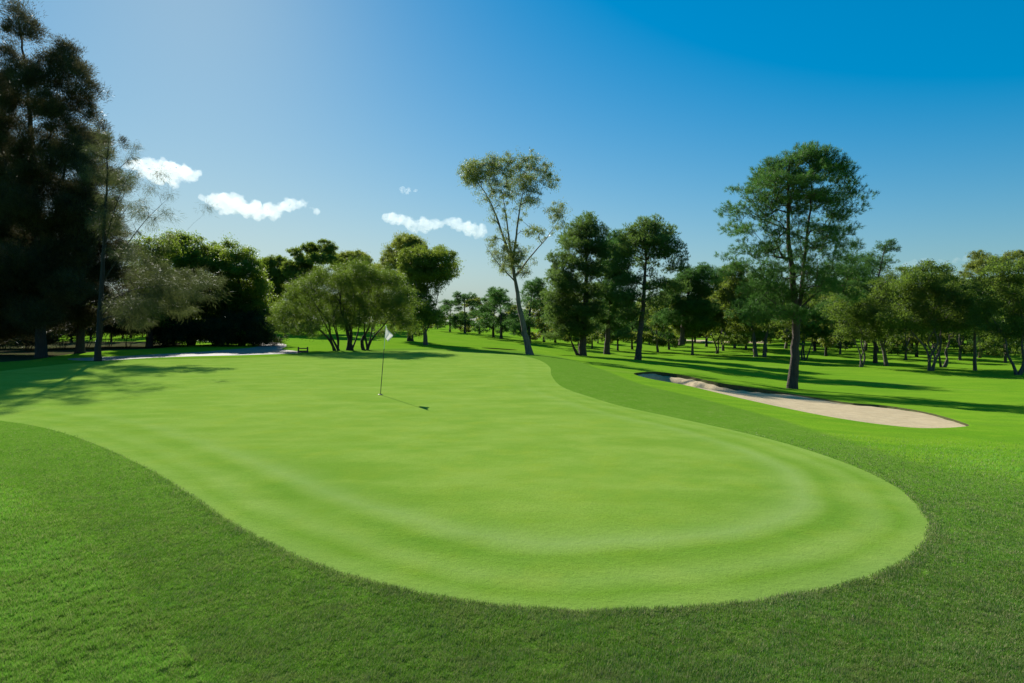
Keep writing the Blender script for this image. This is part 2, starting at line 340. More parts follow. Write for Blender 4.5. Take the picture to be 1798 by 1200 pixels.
# ------------------------------------------------------------------ ground meshes (one triangulation, split by region)
def build_ground():
    rng = np.random.default_rng(3)
    rr = [1.2]
    while rr[-1] < 4000:
        r = rr[-1]; rr.append(r*(1.03 if r < 4 else 1.02 if r < 60 else 1.03 if r < 260 else 1.12))
    pts = [(0., 0.)]
    for k, r in enumerate(rr):
        a = np.concatenate([np.arange(-50, 50.1, 1.0), np.arange(55, 309, 9)]) if r < 400 else np.concatenate([np.arange(-50, 50.1, 2.5), np.arange(55, 309, 9)])
        a = np.radians(a + (k % 2)*.5)
        rj = r*(1+rng.uniform(-.003, .003, len(a)))
        pts += list(zip(rj*np.sin(a), rj*np.cos(a)))
    pts = np.array(pts)
    loops = [GREEN, BUNK, BUNK_I, PATH, LITTER, SMALLB, SMALL_I] + FARB
    # drop grid points too close to the constrained loops
    keep = np.ones(len(pts), bool)
    for P, dmin in ((GREEN, .12), (BUNK, .1), (PATH, .2), (SMALLB, .12)):
        keep &= np.abs(sdist(P, pts[:, 0], pts[:, 1])) > dmin
    for P in (BUNK, SMALLB):
        keep &= ~inside(P, pts[:, 0], pts[:, 1])
    pts = pts[keep]
    extra = []
    for P, st in ((BUNK, .16), (SMALLB, .2)):
        for dd in (.18, .32, .5):
            Q = resample(inset(P, dd), .2); s = sdist(P, Q[:, 0], Q[:, 1]); extra.append(Q[s < -dd*.85])
        lo = P.min(0); hi = P.max(0); gx, gy = np.meshgrid(np.arange(lo[0], hi[0], st), np.arange(lo[1], hi[1], st))
        Q = np.stack([gx.ravel(), gy.ravel()], 1)+rng.uniform(-.02, .02, (gx.size, 2)); s = sdist(P, Q[:, 0], Q[:, 1]); extra.append(Q[s < -.62])
        for dd in (-.12, -.3, -.6, -1.0, -1.5):
            Q = resample(inset(P, dd), .3); extra.append(Q)
    pts = np.vstack([pts] + extra)
    edges = []; base = len(pts); allp = [pts]
    for P in loops:
        n = len(P); edges += [(base+i, base+(i+1) % n) for i in range(n)]; allp.append(P); base += n
    V = np.vstack(allp)
    vo, eo, fo, *_ = geometry.delaunay_2d_cdt([Vector(p) for p in V], edges, [], 0, 1e-5)
    V = np.array([(v[0], v[1]) for v in vo]); T = np.array([f for f in fo if len(f) == 3])
    z = ground_z(V[:, 0], V[:, 1])
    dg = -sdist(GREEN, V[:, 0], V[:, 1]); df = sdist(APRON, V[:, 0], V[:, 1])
    z = z - np.clip((.15+dg)/.15, 0, 1)*.012                      # the green is cut a little lower than its collar
    c = V[T].mean(1); cx, cy = c[:, 0], c[:, 1]
    e1 = V[T[:, 1]]-V[T[:, 0]]; e2 = V[T[:, 2]]-V[T[:, 0]]; flip = (e1[:, 0]*e2[:, 1]-e1[:, 1]*e2[:, 0]) < 0
    T[flip] = T[flip][:, ::-1]
    reg = np.zeros(len(T), int)
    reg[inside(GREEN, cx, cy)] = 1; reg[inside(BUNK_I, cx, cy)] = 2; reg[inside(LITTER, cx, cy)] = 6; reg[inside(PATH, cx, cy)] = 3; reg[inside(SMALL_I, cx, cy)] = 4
    for P in FARB: reg[inside(P, cx, cy)] = 5
    V3 = np.column_stack([V, z])
    lipf = (reg == 0) & ((inside(BUNK, cx, cy)) | (inside(SMALLB, cx, cy)))
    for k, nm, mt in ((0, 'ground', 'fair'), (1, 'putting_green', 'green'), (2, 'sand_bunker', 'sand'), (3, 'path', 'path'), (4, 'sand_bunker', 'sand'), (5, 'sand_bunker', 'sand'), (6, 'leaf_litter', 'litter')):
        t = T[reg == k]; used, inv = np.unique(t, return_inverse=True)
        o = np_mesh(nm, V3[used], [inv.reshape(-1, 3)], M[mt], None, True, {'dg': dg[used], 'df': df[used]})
        if k == 0:                                                # cut turf edge of the bunkers: flat shaded bare soil
            o.data.materials.append(M['soil']); lf = lipf[reg == 0]
            o.data.polygons.foreach_set('material_index', lf.astype(np.int32)); o.data.polygons.foreach_set('use_smooth', ~lf)
        tag(o, kind='structure')
build_ground()

# ------------------------------------------------------------------ foliage and bark materials
def leaf_mat(name, c1, c2, trans=.45, tcol=None, rough=.5, dead=None):
    g = N(name)
    rnd = g.n('ShaderNodeNewGeometry').outputs['Random Per Island']
    big = g.noise(g.pos(), .9, 2, .5)
    c = g.mix(g.ramp(rnd, [(0, 0), (1, 1)]), c1, c2)
    c = g.mix(g.math('MULTIPLY', g.ramp(big, [(.4, 0), (.65, 1)]), .5), c, tuple(v*.62 for v in c1))
    if dead: c = g.mix(g.ramp(rnd, [(.9, 0), (.93, 1)]), c, dead)
    df = g.n('ShaderNodeBsdfPrincipled', Roughness=rough); g.link(c, df.inputs['Base Color']); df.inputs['Specular IOR Level'].default_value = .18
    tr = g.n('ShaderNodeBsdfTranslucent')
    tc = g.mix(.65, c, tcol or (c2[0]*2.2, c2[1]*2.2, c2[2]*.9)); g.link(tc, tr.inputs[0])
    mx = g.n('ShaderNodeMixShader', Fac=trans); g.link(df.outputs[0], mx.inputs[1]); g.link(tr.outputs[0], mx.inputs[2])
    g.link(mx.outputs[0], g.out.inputs[0]); return g.m
def bark_mat(name, c1, c2, scale=6, streak=8):
    g = N(name); p = g.pos()
    n = g.noise(g.mapped(p, (streak, streak, 1.2)), scale*.25, 5, .65); f = g.noise(p, scale*3, 4, .7)
    c = g.mix(g.ramp(n, [(.38, 0), (.62, 1)]), c1, c2)
    b = g.n('ShaderNodeBump', Strength=.8, Distance=.06); g.link(n, b.inputs['Height'])
    b2 = g.n('ShaderNodeBump', Strength=.5, Distance=.02); g.link(f, b2.inputs['Height']); g.link(b.outputs[0], b2.inputs['Normal'])
    pr = g.n('ShaderNodeBsdfPrincipled', Roughness=.9); g.link(c, pr.inputs['Base Color']); g.link(b2.outputs[0], pr.inputs['Normal'])
    g.link(pr.outputs[0], g.out.inputs[0]); return g.m
M['l_gum'] = leaf_mat('gum_leaves', (0.075, 0.109, 0.036), (0.131, 0.166, 0.056), 0.45)
M['l_gum2'] = leaf_mat('grey_green_leaves', (0.076, 0.109, 0.025), (0.151, 0.182, 0.044), 0.5)
M['l_euc'] = leaf_mat('eucalypt_leaves', (0.063, 0.107, 0.021), (0.125, 0.169, 0.032), 0.5)
M['l_olive'] = leaf_mat('paperbark_leaves', (0.037, 0.074, 0.018), (0.092, 0.141, 0.031), 0.55)
M['l_pine'] = leaf_mat('pine_needles', (0.051, 0.115, 0.018), (0.106, 0.190, 0.027), 0.5, (.09, .22, .04))
M['l_pine2'] = leaf_mat('grey_pine_needles', (0.050, 0.096, 0.031), (0.090, 0.150, 0.046), 0.5)
M['l_cas'] = leaf_mat('sheoak_needles', (0.027, 0.034, 0.013), (0.054, 0.055, 0.020), 0.3, (.14, .13, .06))
M['l_casb'] = leaf_mat('brown_sheoak_needles', (.045, .062, .022), (.085, .105, .038), .4, (.16, .19, .06))
M['l_broad'] = leaf_mat('broad_leaves', (0.046, 0.092, 0.013), (0.103, 0.162, 0.020), 0.5, (.3, .42, .03))
M['l_watt'] = leaf_mat('wattle_leaves', (0.051, 0.095, 0.018), (0.100, 0.152, 0.027), 0.45)
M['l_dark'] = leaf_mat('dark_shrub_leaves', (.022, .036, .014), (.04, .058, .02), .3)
M['b_gum'] = bark_mat('gum_bark', (.20, .16, .12), (.10, .075, .055), 5)
M['b_pine'] = bark_mat('pine_bark', (.085, .055, .038), (.04, .027, .02), 10, 5)
M['b_dark'] = bark_mat('dark_bark', (.042, .032, .025), (.02, .016, .013), 8)
M['b_pale'] = bark_mat('paperbark', (.13, .11, .09), (.05, .04, .032), 5)
M['b_grey'] = bark_mat('grey_bark', (.15, .125, .105), (.075, .06, .05), 6)

# ------------------------------------------------------------------ tree builder
def tube(V, Fq, base, P, Rr, sides, rng):
    P = np.asarray(P); n = len(P)
    T = np.gradient(P, axis=0); T /= np.linalg.norm(T, axis=1)[:, None]+1e-9
    ref = np.array([0, 1, 0.]) if abs(T[:, 1]).max() < .9 else np.array([1., 0, 0])
    A = np.cross(T, ref); A /= np.linalg.norm(A, axis=1)[:, None]+1e-9; B = np.cross(T, A)
    th = np.arange(sides)*2*np.pi/sides
    ring = P[:, None] + Rr[:, None, None]*(np.cos(th)[None, :, None]*A[:, None]+np.sin(th)[None, :, None]*B[:, None])
    if sides >= 8:
        k = 1+.07*np.sin(3*th+rng.uniform(0, 6))[None]+.05*rng.normal(0, 1, (n, sides)); ring = P[:, None]+(ring-P[:, None])*k[..., None]
    V.append(ring.reshape(-1, 3))
    i = np.arange(n-1)[:, None]*sides; j = np.arange(sides)[None]; j2 = (j+1) % sides
    Fq.append((base+np.stack([i+j, i+j2, i+sides+j2, i+sides+j], -1)).reshape(-1, 4))
    return base+n*sides

def rand_dir(rng, n):
    v = rng.normal(0, 1, (n, 3)); return v/np.linalg.norm(v, axis=1)[:, None]

def leaf_geo(kind, C, D, rc, nl, L, W, rng, flat=.75):
    """C cluster centres, D outward directions. returns verts, faces"""
    m = len(C)
    if kind == 'pine':
        nt_ = max(3, nl // 16)
        off = rand_dir(rng, m*nt_)*(rng.uniform(.15, 1, (m*nt_, 1))**.6)*rc; off[:, 2] *= flat
        tc = np.repeat(C, nt_, 0)+off
        ax = np.repeat(D, nt_, 0)*.5+off/rc*.6+np.array([0, 0, .45]); ax /= np.linalg.norm(ax, axis=1)[:, None]
        k = 16; c = np.repeat(tc, k, 0); a = np.repeat(ax, k, 0)
        d = a*.75+rand_dir(rng, len(c))*.95; d /= np.linalg.norm(d, axis=1)[:, None]
        s = c+a*rng.uniform(-.06, .10, (len(c), 1)); ln = L*rng.uniform(.7, 1.1, (len(c), 1)); tip = s+d*ln
        side = np.cross(d, rand_dir(rng, len(c))); side /= np.linalg.norm(side, axis=1)[:, None]+1e-9
        v = np.stack([s-side*W/2, s+side*W/2, tip], 1).reshape(-1, 3)
        return v, np.arange(len(v)).reshape(-1, 3)
    n = m*nl
    c = np.repeat(C, nl, 0); dd = np.repeat(D, nl, 0)
    o = rng.normal(0, .48, (n, 3)); o[:, 2] *= flat
    r = np.linalg.norm(o, axis=1)[:, None]; o = np.where(r > 1.25, o/r*1.25, o)*rc*rng.uniform(.5, 1.3, (m, 1)).repeat(nl, 0)*rng.uniform(.7, 1.3, (m, 3)).repeat(nl, 0)
    pos = c+o
    if kind == 'gum': d = rand_dir(rng, n)*.65+np.array([0, 0, -.75])
    elif kind == 'cas': d = rand_dir(rng, n)*.45+dd*.45+np.array([0, 0, -.5])+o/rc*.35
    elif kind == 'casup': d = rand_dir(rng, n)*.55+dd*.5+np.array([0, 0, .3])+o/rc*.4
    elif kind == 'watt': d = rand_dir(rng, n)*.7+dd*.3+np.array([0, 0, -.15])
    else: d = rand_dir(rng, n)*.8+dd*.3
    d /= np.linalg.norm(d, axis=1)[:, None]
    if kind == 'broad': up = np.array([0, 0, 1.])+rand_dir(rng, n)*.8
    else: up = rand_dir(rng, n)
    side = np.cross(d, up); side /= np.linalg.norm(side, axis=1)[:, None]+1e-9
    ln = L*rng.uniform(.6, 1.2, (n, 1)); wd = W*rng.uniform(.7, 1.2, (n, 1))
    if kind in ('cas', 'casup'):
        v = np.stack([pos-side*wd/2, pos+side*wd/2, pos+d*ln], 1).reshape(-1, 3); return v, np.arange(len(v)).reshape(-1, 3)
    v = np.stack([pos, pos+d*ln*.45+side*wd/2, pos+d*ln, pos+d*ln*.45-side*wd/2], 1).reshape(-1, 3)
    return v, np.arange(len(v)).reshape(-1, 4)

KINDS = dict(  # leaf kind, leaf material, bark, cluster spacing, cluster radius, leaves per cluster, length, width, droop pen
    gum=('gum', 'l_gum', 'b_gum', .46, .42, 66, .17, .042, 1.2, .8),
    euc=('gum', 'l_euc', 'b_grey', .66, .52, 120, .22, .06, 1.2, .8),
    euc2=('gum', 'l_gum2', 'b_dark', .66, .52, 120, .22, .06, 1.2, .8),
    paper=('watt', 'l_olive', 'b_pale', .66, .52, 120, .20, .055, 1.2, .75),
    pine=('pine', 'l_pine', 'b_pine', .46, .34, 128, .19, .016, .6, .6),
    pine2=('pine', 'l_pine2', 'b_pine', .56, .42, 144, .21, .024, .6, .6),
    cas=('casup', 'l_cas', 'b_dark', .58, .52, 230, .20, .030, 1.0, .9),
    casb=('cas', 'l_casb', 'b_dark', .46, .38, 95, .30, .013, 1.0, .9),
    broad=('broad', 'l_broad', 'b_dark', .66, .56, 130, .18, .10, 1.2, .75),
    watt=('watt', 'l_watt', 'b_dark', .60, .52, 170, .17, .028, 1.2, .85),
    shrub=('watt', 'l_dark', 'b_dark', .6, .5, 120, .16, .05, 1.2, .85),
)

def tree_geo(trunks, blobs, kind, seed, dens=1.0, lscale=1.0, tip=.010, nleaf=1.0):
    """trunks: list of (points (n,3), r0, r1); blobs: (cx,cy,cz,rx,ry,rz,weight)"""
    rng = np.random.default_rng(seed)
    lk, lm, bm_, sp, rc, nl, L, W, pen, flat = KINDS[kind]
    nodes, par, rad = [], [], []; chains = []
    for ti, (P, r0, r1) in enumerate(trunks):
        P = np.array(P, float)
        seg = np.linalg.norm(np.diff(P, axis=0), axis=1); Ls = np.concatenate([[0], np.cumsum(seg)])
        n = max(4, int(Ls[-1]/.45)); s = np.linspace(0, Ls[-1], n)
        # smooth interpolation through the control points
        Q = np.stack([np.interp(s, Ls, P[:, k]) for k in range(3)], 1)
        for _ in range(2): Q[1:-1] = (Q[:-2]+2*Q[1:-1]+Q[2:])/4
        Q[1:-1] += rng.normal(0, .03*min(1, r0*3), (n-2, 3))
        if ti and P[0][2] > .4: r0, r1 = r0*.75, r1*.5
        rr = np.linspace(r0, r1*.6, n)
        if ti == 0 or P[0][2] < .4: rr = rr+r0*.3*np.exp(-np.arange(n)*.45/.4)
        i0 = len(nodes); p0 = -1
        if ti and P[0][2] > .4:
            p0 = int(np.argmin(np.linalg.norm(np.array(nodes)-Q[0], axis=1)))
        ids = []
        for k in range(n):
            nodes.append(Q[k]); par.append(p0 if k == 0 else i0+k-1); rad.append(rr[k]); ids.append(i0+k)
        chains.append((([p0] if p0 >= 0 else [])+ids, True))
    fixed = len(nodes)
    C = []
    for (cx, cy, cz, rx, ry, rz, wgt) in blobs:
        vol = 4.19*rx*ry*rz; k = max(2, int(vol/sp**3*1.25*dens*wgt+1.3*dens*wgt))
        d = rand_dir(rng, k)*(rng.uniform(0, 1, (k, 1))**.36)
        C.append(np.array([cx, cy, cz])+d*np.array([rx, ry, rz]))
    C = np.vstack(C)
    # thin out clusters that sit on one another
    keep = []
    for i in rng.permutation(len(C)):
        if all(np.sum((C[i]-C[j])**2) > (sp*.5)**2 for j in keep[-300:]): keep.append(i)
    C = C[keep]
    NA = np.array(nodes)
    dist0 = np.min(np.linalg.norm(C[:, None]-NA[None], axis=2), axis=1)
    C = C[np.argsort(dist0)]
    cap = len(nodes)+len(C)*14+10
    A = np.zeros((cap, 3)); A[:len(nodes)] = NA; cnt = len(nodes); ends = []; D = np.zeros_like(C)
    zmin = 0.0 if kind in ('watt', 'shrub', 'broad') else .8
    elig = np.ones(cap, bool); elig[:fixed] = NA[:, 2] > zmin
    for ci, c in enumerate(C):
        d = A[:cnt]-c; dist = np.linalg.norm(d, axis=1); hor = np.hypot(d[:, 0], d[:, 1])
        cost = dist+pen*np.maximum(0, d[:, 2]+.35*hor)+(~elig[:cnt])*50
        k = int(np.argmin(cost)); Ld = dist[k]
        pt = A[k]; pd = pt-A[par[k]] if par[k] >= 0 else np.array([0, 0, 1.])
        pd = pd/(np.linalg.norm(pd)+1e-9)
        ctrl = pt+pd*Ld*.3+(c-pt)*.25+np.array([0, 0, .06*Ld])
        n = int(np.clip(Ld/.4, 1, 12)); t = (np.arange(1, n+1)/n)[:, None]
        Q = (1-t)**2*pt+2*t*(1-t)*ctrl+t*t*c
        if n > 1: Q[:-1] += rng.normal(0, .035*min(1.5, Ld), (n-1, 3))
        ids = [k]
        for q in range(n):
            A[cnt] = Q[q]; par.append(k if q == 0 else cnt-1); ids.append(cnt); cnt += 1
        chains.append((ids, False)); ends.append(cnt-1)
        v = c-pt; D[ci] = v/(np.linalg.norm(v)+1e-9)
    load = np.zeros(cnt); load[ends] += 1
    for i in range(cnt-1, -1, -1):
        if par[i] >= 0: load[par[i]] += load[i]
    rB = tip*np.maximum(load, 1)**.48
    rB[:fixed] = rad
    for i in range(fixed, cnt): rB[i] = min(rB[i], rB[par[i]]*.85)
    V, Fq, base = [], [], 0
    for ids, main in chains:
        P = A[ids]; r = rB[ids].copy()
        if not main: r[0] = r[1] if len(r) > 1 else r[0]; r[-1] *= .6
        elif ids[0] < ids[-1] and len(ids) > 2 and par[ids[0]] >= 0 or (main and par[ids[0]] >= 0): r[0] = r[1]
        base = tube(V, Fq, base, P, r, 10 if main and r.max() > .1 else 5, rng)
    trunk = (np.vstack(V), [np.vstack(Fq)])
    lv, lf = leaf_geo(lk, C, D, rc, max(8, int(nl*nleaf)), L*lscale, W*lscale, rng, flat)
    return trunk, (lv, [lf]), lm, bm_

def place_tree(name, label, trunks, blobs, kind, loc, seed, group=None, cat='tree', **kw):
    tg, cg, lm, bmn = tree_geo(trunks, blobs, kind, seed, **kw)
    e = empty(name, loc, label, cat, group)
    np_mesh('trunk', tg[0], tg[1], M[bmn], e, True)
    np_mesh('crown', cg[0], cg[1], M[lm], e)
    return e

def px_tree(name, label, bx, D, trunks, blobs, kind, seed, group=None, cat='tree', thick=.95, sink=0, mates=1, bs=1.0, **kw):
    """trunks/blobs given in photo pixels, in the plane at depth D"""
    s = D/F; X = (bx-CX)*s; z0 = gz(X, D)
    rng = random.Random(seed)
    def loc(px, py, dy=0.): return ((px-CX)*s-X, dy*s*2.2, EYE+(HY-py)*s-z0)
    tr = []
    for t in trunks:
        pts, r0, r1 = t[0], t[1], t[2]
        P = [loc(*p) for p in pts]
        if pts[0] == 'g' or (abs(P[0][2]) < 1.3 and (len(tr) == 0 or (len(t) > 3 and t[3]))): P[0] = (P[0][0], P[0][1], -.15-sink)
        tr.append((P, r0, r1))
    bl = []
    for b in blobs:
        px, py, rx, ry = b[:4]; wgt = b[4] if len(b) > 4 else 1.0
        rx, ry = rx*bs, ry*bs; rx_ = rx*s; dep = b[5]*s if len(b) > 5 else rng.uniform(-.5, .5)*40*s*thick
        c = loc(px, py, 0); kk = 1-abs(dep)/D; c = ((c[0]+X)*kk-X, dep, EYE-z0+(c[2]-EYE+z0)*kk); bl.append((c[0], c[1], c[2], rx_, rx_*thick, ry*s, wgt))
    if mates:
        xm = (min(b[0] for b in blobs)+max(b[0] for b in blobs))/2; hw = (max(b[0] for b in blobs)-min(b[0] for b in blobs))/2+12
        for b, q in zip(blobs, list(bl)):
            if len(b) > 5: continue
            lim = math.sqrt(max(.1, 1-((b[0]-xm)/hw)**2))*hw*s*thick*.8
            for k in range(mates):
                dy = rng.uniform(-lim, lim); kk = 1-abs(dy)/D
                bl.append(((q[0]+X)*kk-X+rng.uniform(-.3, .3)*q[3]*.6, dy, EYE-z0+(q[2]-q[5]*rng.uniform(0, .5)-EYE+z0)*kk, q[3]*kk, q[4], q[5]*.9, q[6]*.8))
    return place_tree(name, label, tr, bl, kind, (X, D, z0), seed, group, cat, **kw)

#TREES_BEGIN
px_tree('gum_tree', 'tall leaning gum tree with open sparse crown and forked bare limbs against the sky', 930, 48.5,
    [([(931,623),(922,585),(913,540),(906,500),(900,465)], .29, .19),
     ([(900,465),(886,425),(870,375),(852,338),(833,315)], .17, .05), ([(900,465),(894,420),(889,380),(880,330)], .15, .05),
     ([(900,465),(908,400),(915,350),(926,312)], .16, .05), ([(904,487),(935,445,6),(962,415,10),(982,385,14)], .13, .04),
     ([(904,494),(882,472,-4),(864,452,-8),(852,430,-8)], .09, .03)],
    [(892,320,52,38,.11,0),(900,440,34,34,.07,0),(829,301,18,17),(822,290,10,9,.8),(863,282,14,16),(865,311,13,8,.7),(895,290,13,15),(893,333,8,18,.7),(927,281,14,14),(953,294,11,15),(970,315,9,10),(928,318,13,12,.8),(935,352,12,7,.6),
     (874,338,7,17,.7),(866,380,6,13,.7),(885,372,6,9,.5),(915,375,7,11,.6),(979,368,13,11,1),(985,393,9,7,.8),(936,403,13,9,.7),(963,405,8,6,.7),(862,424,10,10,.8),(873,447,9,7,.7),
     (900,446,17,16,1),(920,473,10,6,.8),(883,473,5,5,.6),(842,285,6,8,.5),(910,300,6,8,.5)],
    'gum', 11, dens=.85, tip=.012, thick=.8, nleaf=1.1, bs=1.36)
px_tree('pine_tree', 'largest pine with bare dark trunk rising behind the right end of the sand bunker', 1390, 30.5,
    [([(1390,687),(1396,620),(1398,560),(1393,500),(1384,430),(1383,340),(1386,285)], .25, .05),
     ([(1400,578),(1408,500),(1415,430),(1426,340),(1422,285)], .18, .04), ([(1402,545),(1440,510,5),(1475,501,10),(1510,500,12)], .09, .04),
     ([(1398,560),(1360,540,-8),(1330,520,-12)], .07, .03)],
    [(1405,340,92,62,.20,0),(1400,455,90,62,.20,0),(1425,300,55,28,.30,0),(1412,262,18,8),(1436,262,16,8),(1440,345,20,12),(1470,340,18,12),(1390,345,18,12),(1350,350,18,12),(1460,420,24,12),(1505,450,20,10),(1360,498,28,15),(1408,515,28,16),(1375,548,24,13),(1418,556,20,11),(1460,498,26,12),(1490,520,22,10),(1318,538,18,12),(1288,480,14,12),(1330,560,18,10),(1400,275,30,10),(1440,272,28,10),(1360,292,20,12),(1470,298,20,12),(1420,275,34,14),(1382,282,26,14),(1455,288,26,15),(1345,312,20,13),(1400,308,40,14),(1482,310,20,13),(1327,338,22,13),(1375,340,26,12),(1452,340,30,14),(1506,345,20,12),
     (1302,366,18,11),(1338,372,24,11),(1400,372,20,8,.7),(1478,372,24,11),(1512,368,10,7),(1308,402,22,11),(1358,405,22,8,.8),(1450,402,26,8,.8),(1494,398,18,8),(1300,436,18,12),(1344,440,24,11),
     (1430,432,20,9,.7),(1488,432,20,10),(1306,470,22,12),(1358,476,24,12),(1425,472,18,9,.8),(1468,468,24,11),(1335,505,26,12),(1382,515,22,14),(1440,490,24,9),(1395,545,24,14),(1350,535,20,12),(1505,478,22,12)],
    'pine', 12, dens=1.35, thick=.85, nleaf=1.05, bs=1.1)
px_tree('pine_tree', 'upright pine left of the shaded end of the bunker with dark slanting bare trunk', 1119, 53,
    [([(1119,633),(1124,585),(1129,540),(1133,470),(1137,395)], .30, .05), ([(1128,530),(1155,515,6),(1180,508,8)], .08, .03), ([(1120,600),(1108,590,-6),(1098,583,-8)], .05, .02)],
    [(1145,440,46,42,.22,0),(1135,520,40,36,.16,0),(1140,393,26,12),(1112,404,18,12),(1170,404,20,12),(1140,418,38,11),(1102,436,18,11),(1178,436,22,11),(1197,452,12,10),(1150,446,26,8,.7),(1100,462,16,9),(1190,470,16,8),
     (1105,492,20,12,.8),(1160,498,24,9,.8),(1192,505,18,10),(1100,520,22,14),(1165,525,20,10),(1110,552,24,12,.9),(1098,585,14,6)],
    'pine2', 13, bs=1.1, dens=1.3, thick=1.1)
px_tree('pine_tree', 'rounded grey green pine just right of the leaning gum, low branch sweeping left', 1022, 58,
    [([(1022,623),(1026,560),(1030,480),(1029,400),(1030,375)], .40, .05), ([(1016,622),(1004,603),(998,588,-5)], .16, .06, True), ([(1028,540),(1000,505,5),(985,470,5)], .09, .03)],
    [(1022,470,46,80,.2,0),(985,490,24,16),(975,515,20,14),(1005,510,24,18),(990,560,28,18),(1015,575,24,16),(970,545,16,12),(1032,384,18,12),(1022,402,30,14),(1052,408,20,13),(1002,424,22,14),(1040,432,30,14),(985,450,20,12),(1060,446,16,13),(1012,462,26,12),(978,470,14,8),(1045,474,24,12),(995,495,24,12),
     (1040,510,24,14),(985,530,22,15),(1015,545,26,16),(1050,545,20,16),(1000,575,26,9),(975,590,22,7),(1045,575,18,9)],
    'pine2', 14, bs=1.1, dens=1.1)
px_tree('pine_tree', 'darker pine crowded between the rounded pine and the upright pine', 1066, 66,
    [([(1066,612),(1068,560),(1078,480),(1088,410)], .34, .05)],
    [(1090,412,18,14),(1080,435,26,15),(1100,440,20,15),(1075,465,30,16),(1095,485,26,16),(1065,510,26,18),(1090,530,30,18),(1060,555,22,16),(1090,570,24,12)],
    'pine', 15, dens=.9, lscale=1.3)
px_tree('pine_tree', 'broad dark pine filling the space right of the upright pine', 1197, 72,
    [([(1197,606),(1200,560),(1212,500),(1228,470)], .32, .05)],
    [(1235,470,16,9),(1215,482,28,12),(1250,485,16,10),(1200,500,28,14),(1235,508,26,15),(1180,520,22,14),(1215,535,32,15),(1245,540,22,16),(1180,555,24,14),(1220,565,26,12)],
    'pine', 16, dens=.9, lscale=1.3)
px_tree('pine_tree', 'dark pine showing to the right behind the largest pine', 1537, 60,
    [([(1537,638),(1537,580),(1540,500),(1550,450),(1556,430)], .2, .05)],
    [(1560,432,18,12),(1545,448,18,10),(1575,452,12,10),(1520,460,20,12),(1550,470,24,12),(1495,475,22,14),(1530,492,26,13),(1560,495,20,12),(1480,505,26,14),(1515,520,28,14),(1470,540,26,14),(1500,555,22,12)],
    'pine', 17, dens=1.0)
# eucalypts and paperbarks right of the pines
def multi(bx, by, tops, r=.16, r1=.05):
    """several stems from one base, each bending on its own way up"""
    out = []; q = random.Random(int(bx*7+by)); n = len(tops)
    for i, (tx, ty) in enumerate(tops):
        x0 = bx+(i-(n-1)/2)*2.2; k = q.uniform(.75, 1.25)*.52; w_ = abs(ty-by)*.09
        P = [(x0, by)]
        for t in (.18, .36, .55, .75, 1.0):
            e = t**1.35
            P.append((x0+(tx-x0)*e+q.uniform(-w_, w_)*(t < 1), by+(ty-by)*t, q.uniform(-10, 10)*t))
        out.append((P, r*k, r1*k, True))
    return out
px_tree('paperbark_tree', 'widest domed paperbark with pale branching stems in the right grove', 1632, 50,
    multi(1634, 652, [(1590,545),(1622,510),(1650,520),(1680,540)], .2, .07),
    [(1640,472,28,15),(1610,480,22,15),(1670,480,22,15),(1592,500,22,16),(1630,498,34,16),(1690,500,20,16),(1660,515,34,16),(1600,525,28,18),(1640,540,36,18),(1700,530,22,20),(1585,555,22,18),(1620,570,26,14),(1665,565,30,16),(1705,565,20,16)],
    'paper', 21, dens=1.0)
px_tree('paperbark_tree', 'paperbark at the right edge of the photo with yellowish crown top', 1787, 46,
    multi(1787, 662, [(1750,550),(1780,510),(1815,530)], .17, .06),
    [(1785,462,26,16),(1762,480,20,16),(1810,475,24,18),(1745,505,18,16),(1785,500,30,18),(1820,510,24,20),(1755,535,24,18),(1795,540,30,20),(1745,565,18,16),(1780,580,28,14),(1820,575,22,18)],
    'paper', 22, dens=1.0)
px_tree('paperbark_tree', 'slender multi-stemmed paperbark close right of the largest pine trunk', 1512, 54,
    multi(1512, 647, [(1490,560),(1508,530),(1532,550)], .16, .05),
    [(1500,520,26,16),(1530,530,24,16),(1485,545,22,15),(1515,555,30,16),(1545,560,20,16),(1495,580,24,12),(1530,585,22,12)],
    'paper', 23, dens=.9)
px_tree('paperbark_tree', 'crooked single-stemmed paperbark between the slender and the widest one', 1556, 56,
    [([(1557,642),(1552,615),(1543,590),(1548,560),(1560,530)], .18, .05), ([(1550,610),(1565,585,4),(1575,560)], .09, .04)],
    [(1560,515,22,14),(1580,530,18,14),(1545,535,18,14),(1565,552,26,14),(1582,570,18,12),(1545,572,18,10)],
    'paper', 24, dens=.9)
px_tree('paperbark_tree', 'straight dark trunked tree standing right of the widest paperbark', 1712, 51,
    [([(1712,650),(1711,600),(1713,550),(1715,510)], .14, .05)],
    [(1715,500,18,13),(1730,515,20,14),(1700,520,20,14),(1740,540,20,16),(1715,545,26,16),(1735,568,20,14),(1700,570,20,12)],
    'paper', 25, dens=.9)
px_tree('paperbark_tree', 'forked low paperbark leaning out behind the widest one', 1655, 55,
    multi(1655, 648, [(1640,590),(1675,580),(1690,570)], .15, .06),
    [(1680,560,26,14),(1650,575,22,10),(1700,575,20,12)], 'paper', 26, dens=.9)
px_tree('eucalypt_tree', 'twin-trunked eucalypt seen left of the largest pine', 1334, 73,
    [([(1327,626),(1325,595),(1318,560),(1312,520)], .26, .06), ([(1342,626),(1343,598),(1352,565),(1362,530)], .24, .06, True)],
    [(1300,470,18,14),(1320,490,24,16),(1290,505,20,16),(1340,510,24,16),(1365,515,18,16),(1310,530,28,16),(1350,545,26,14),(1295,550,22,14),(1330,570,28,12),(1375,560,18,14)],
    'euc', 27, dens=.9, lscale=1.2)
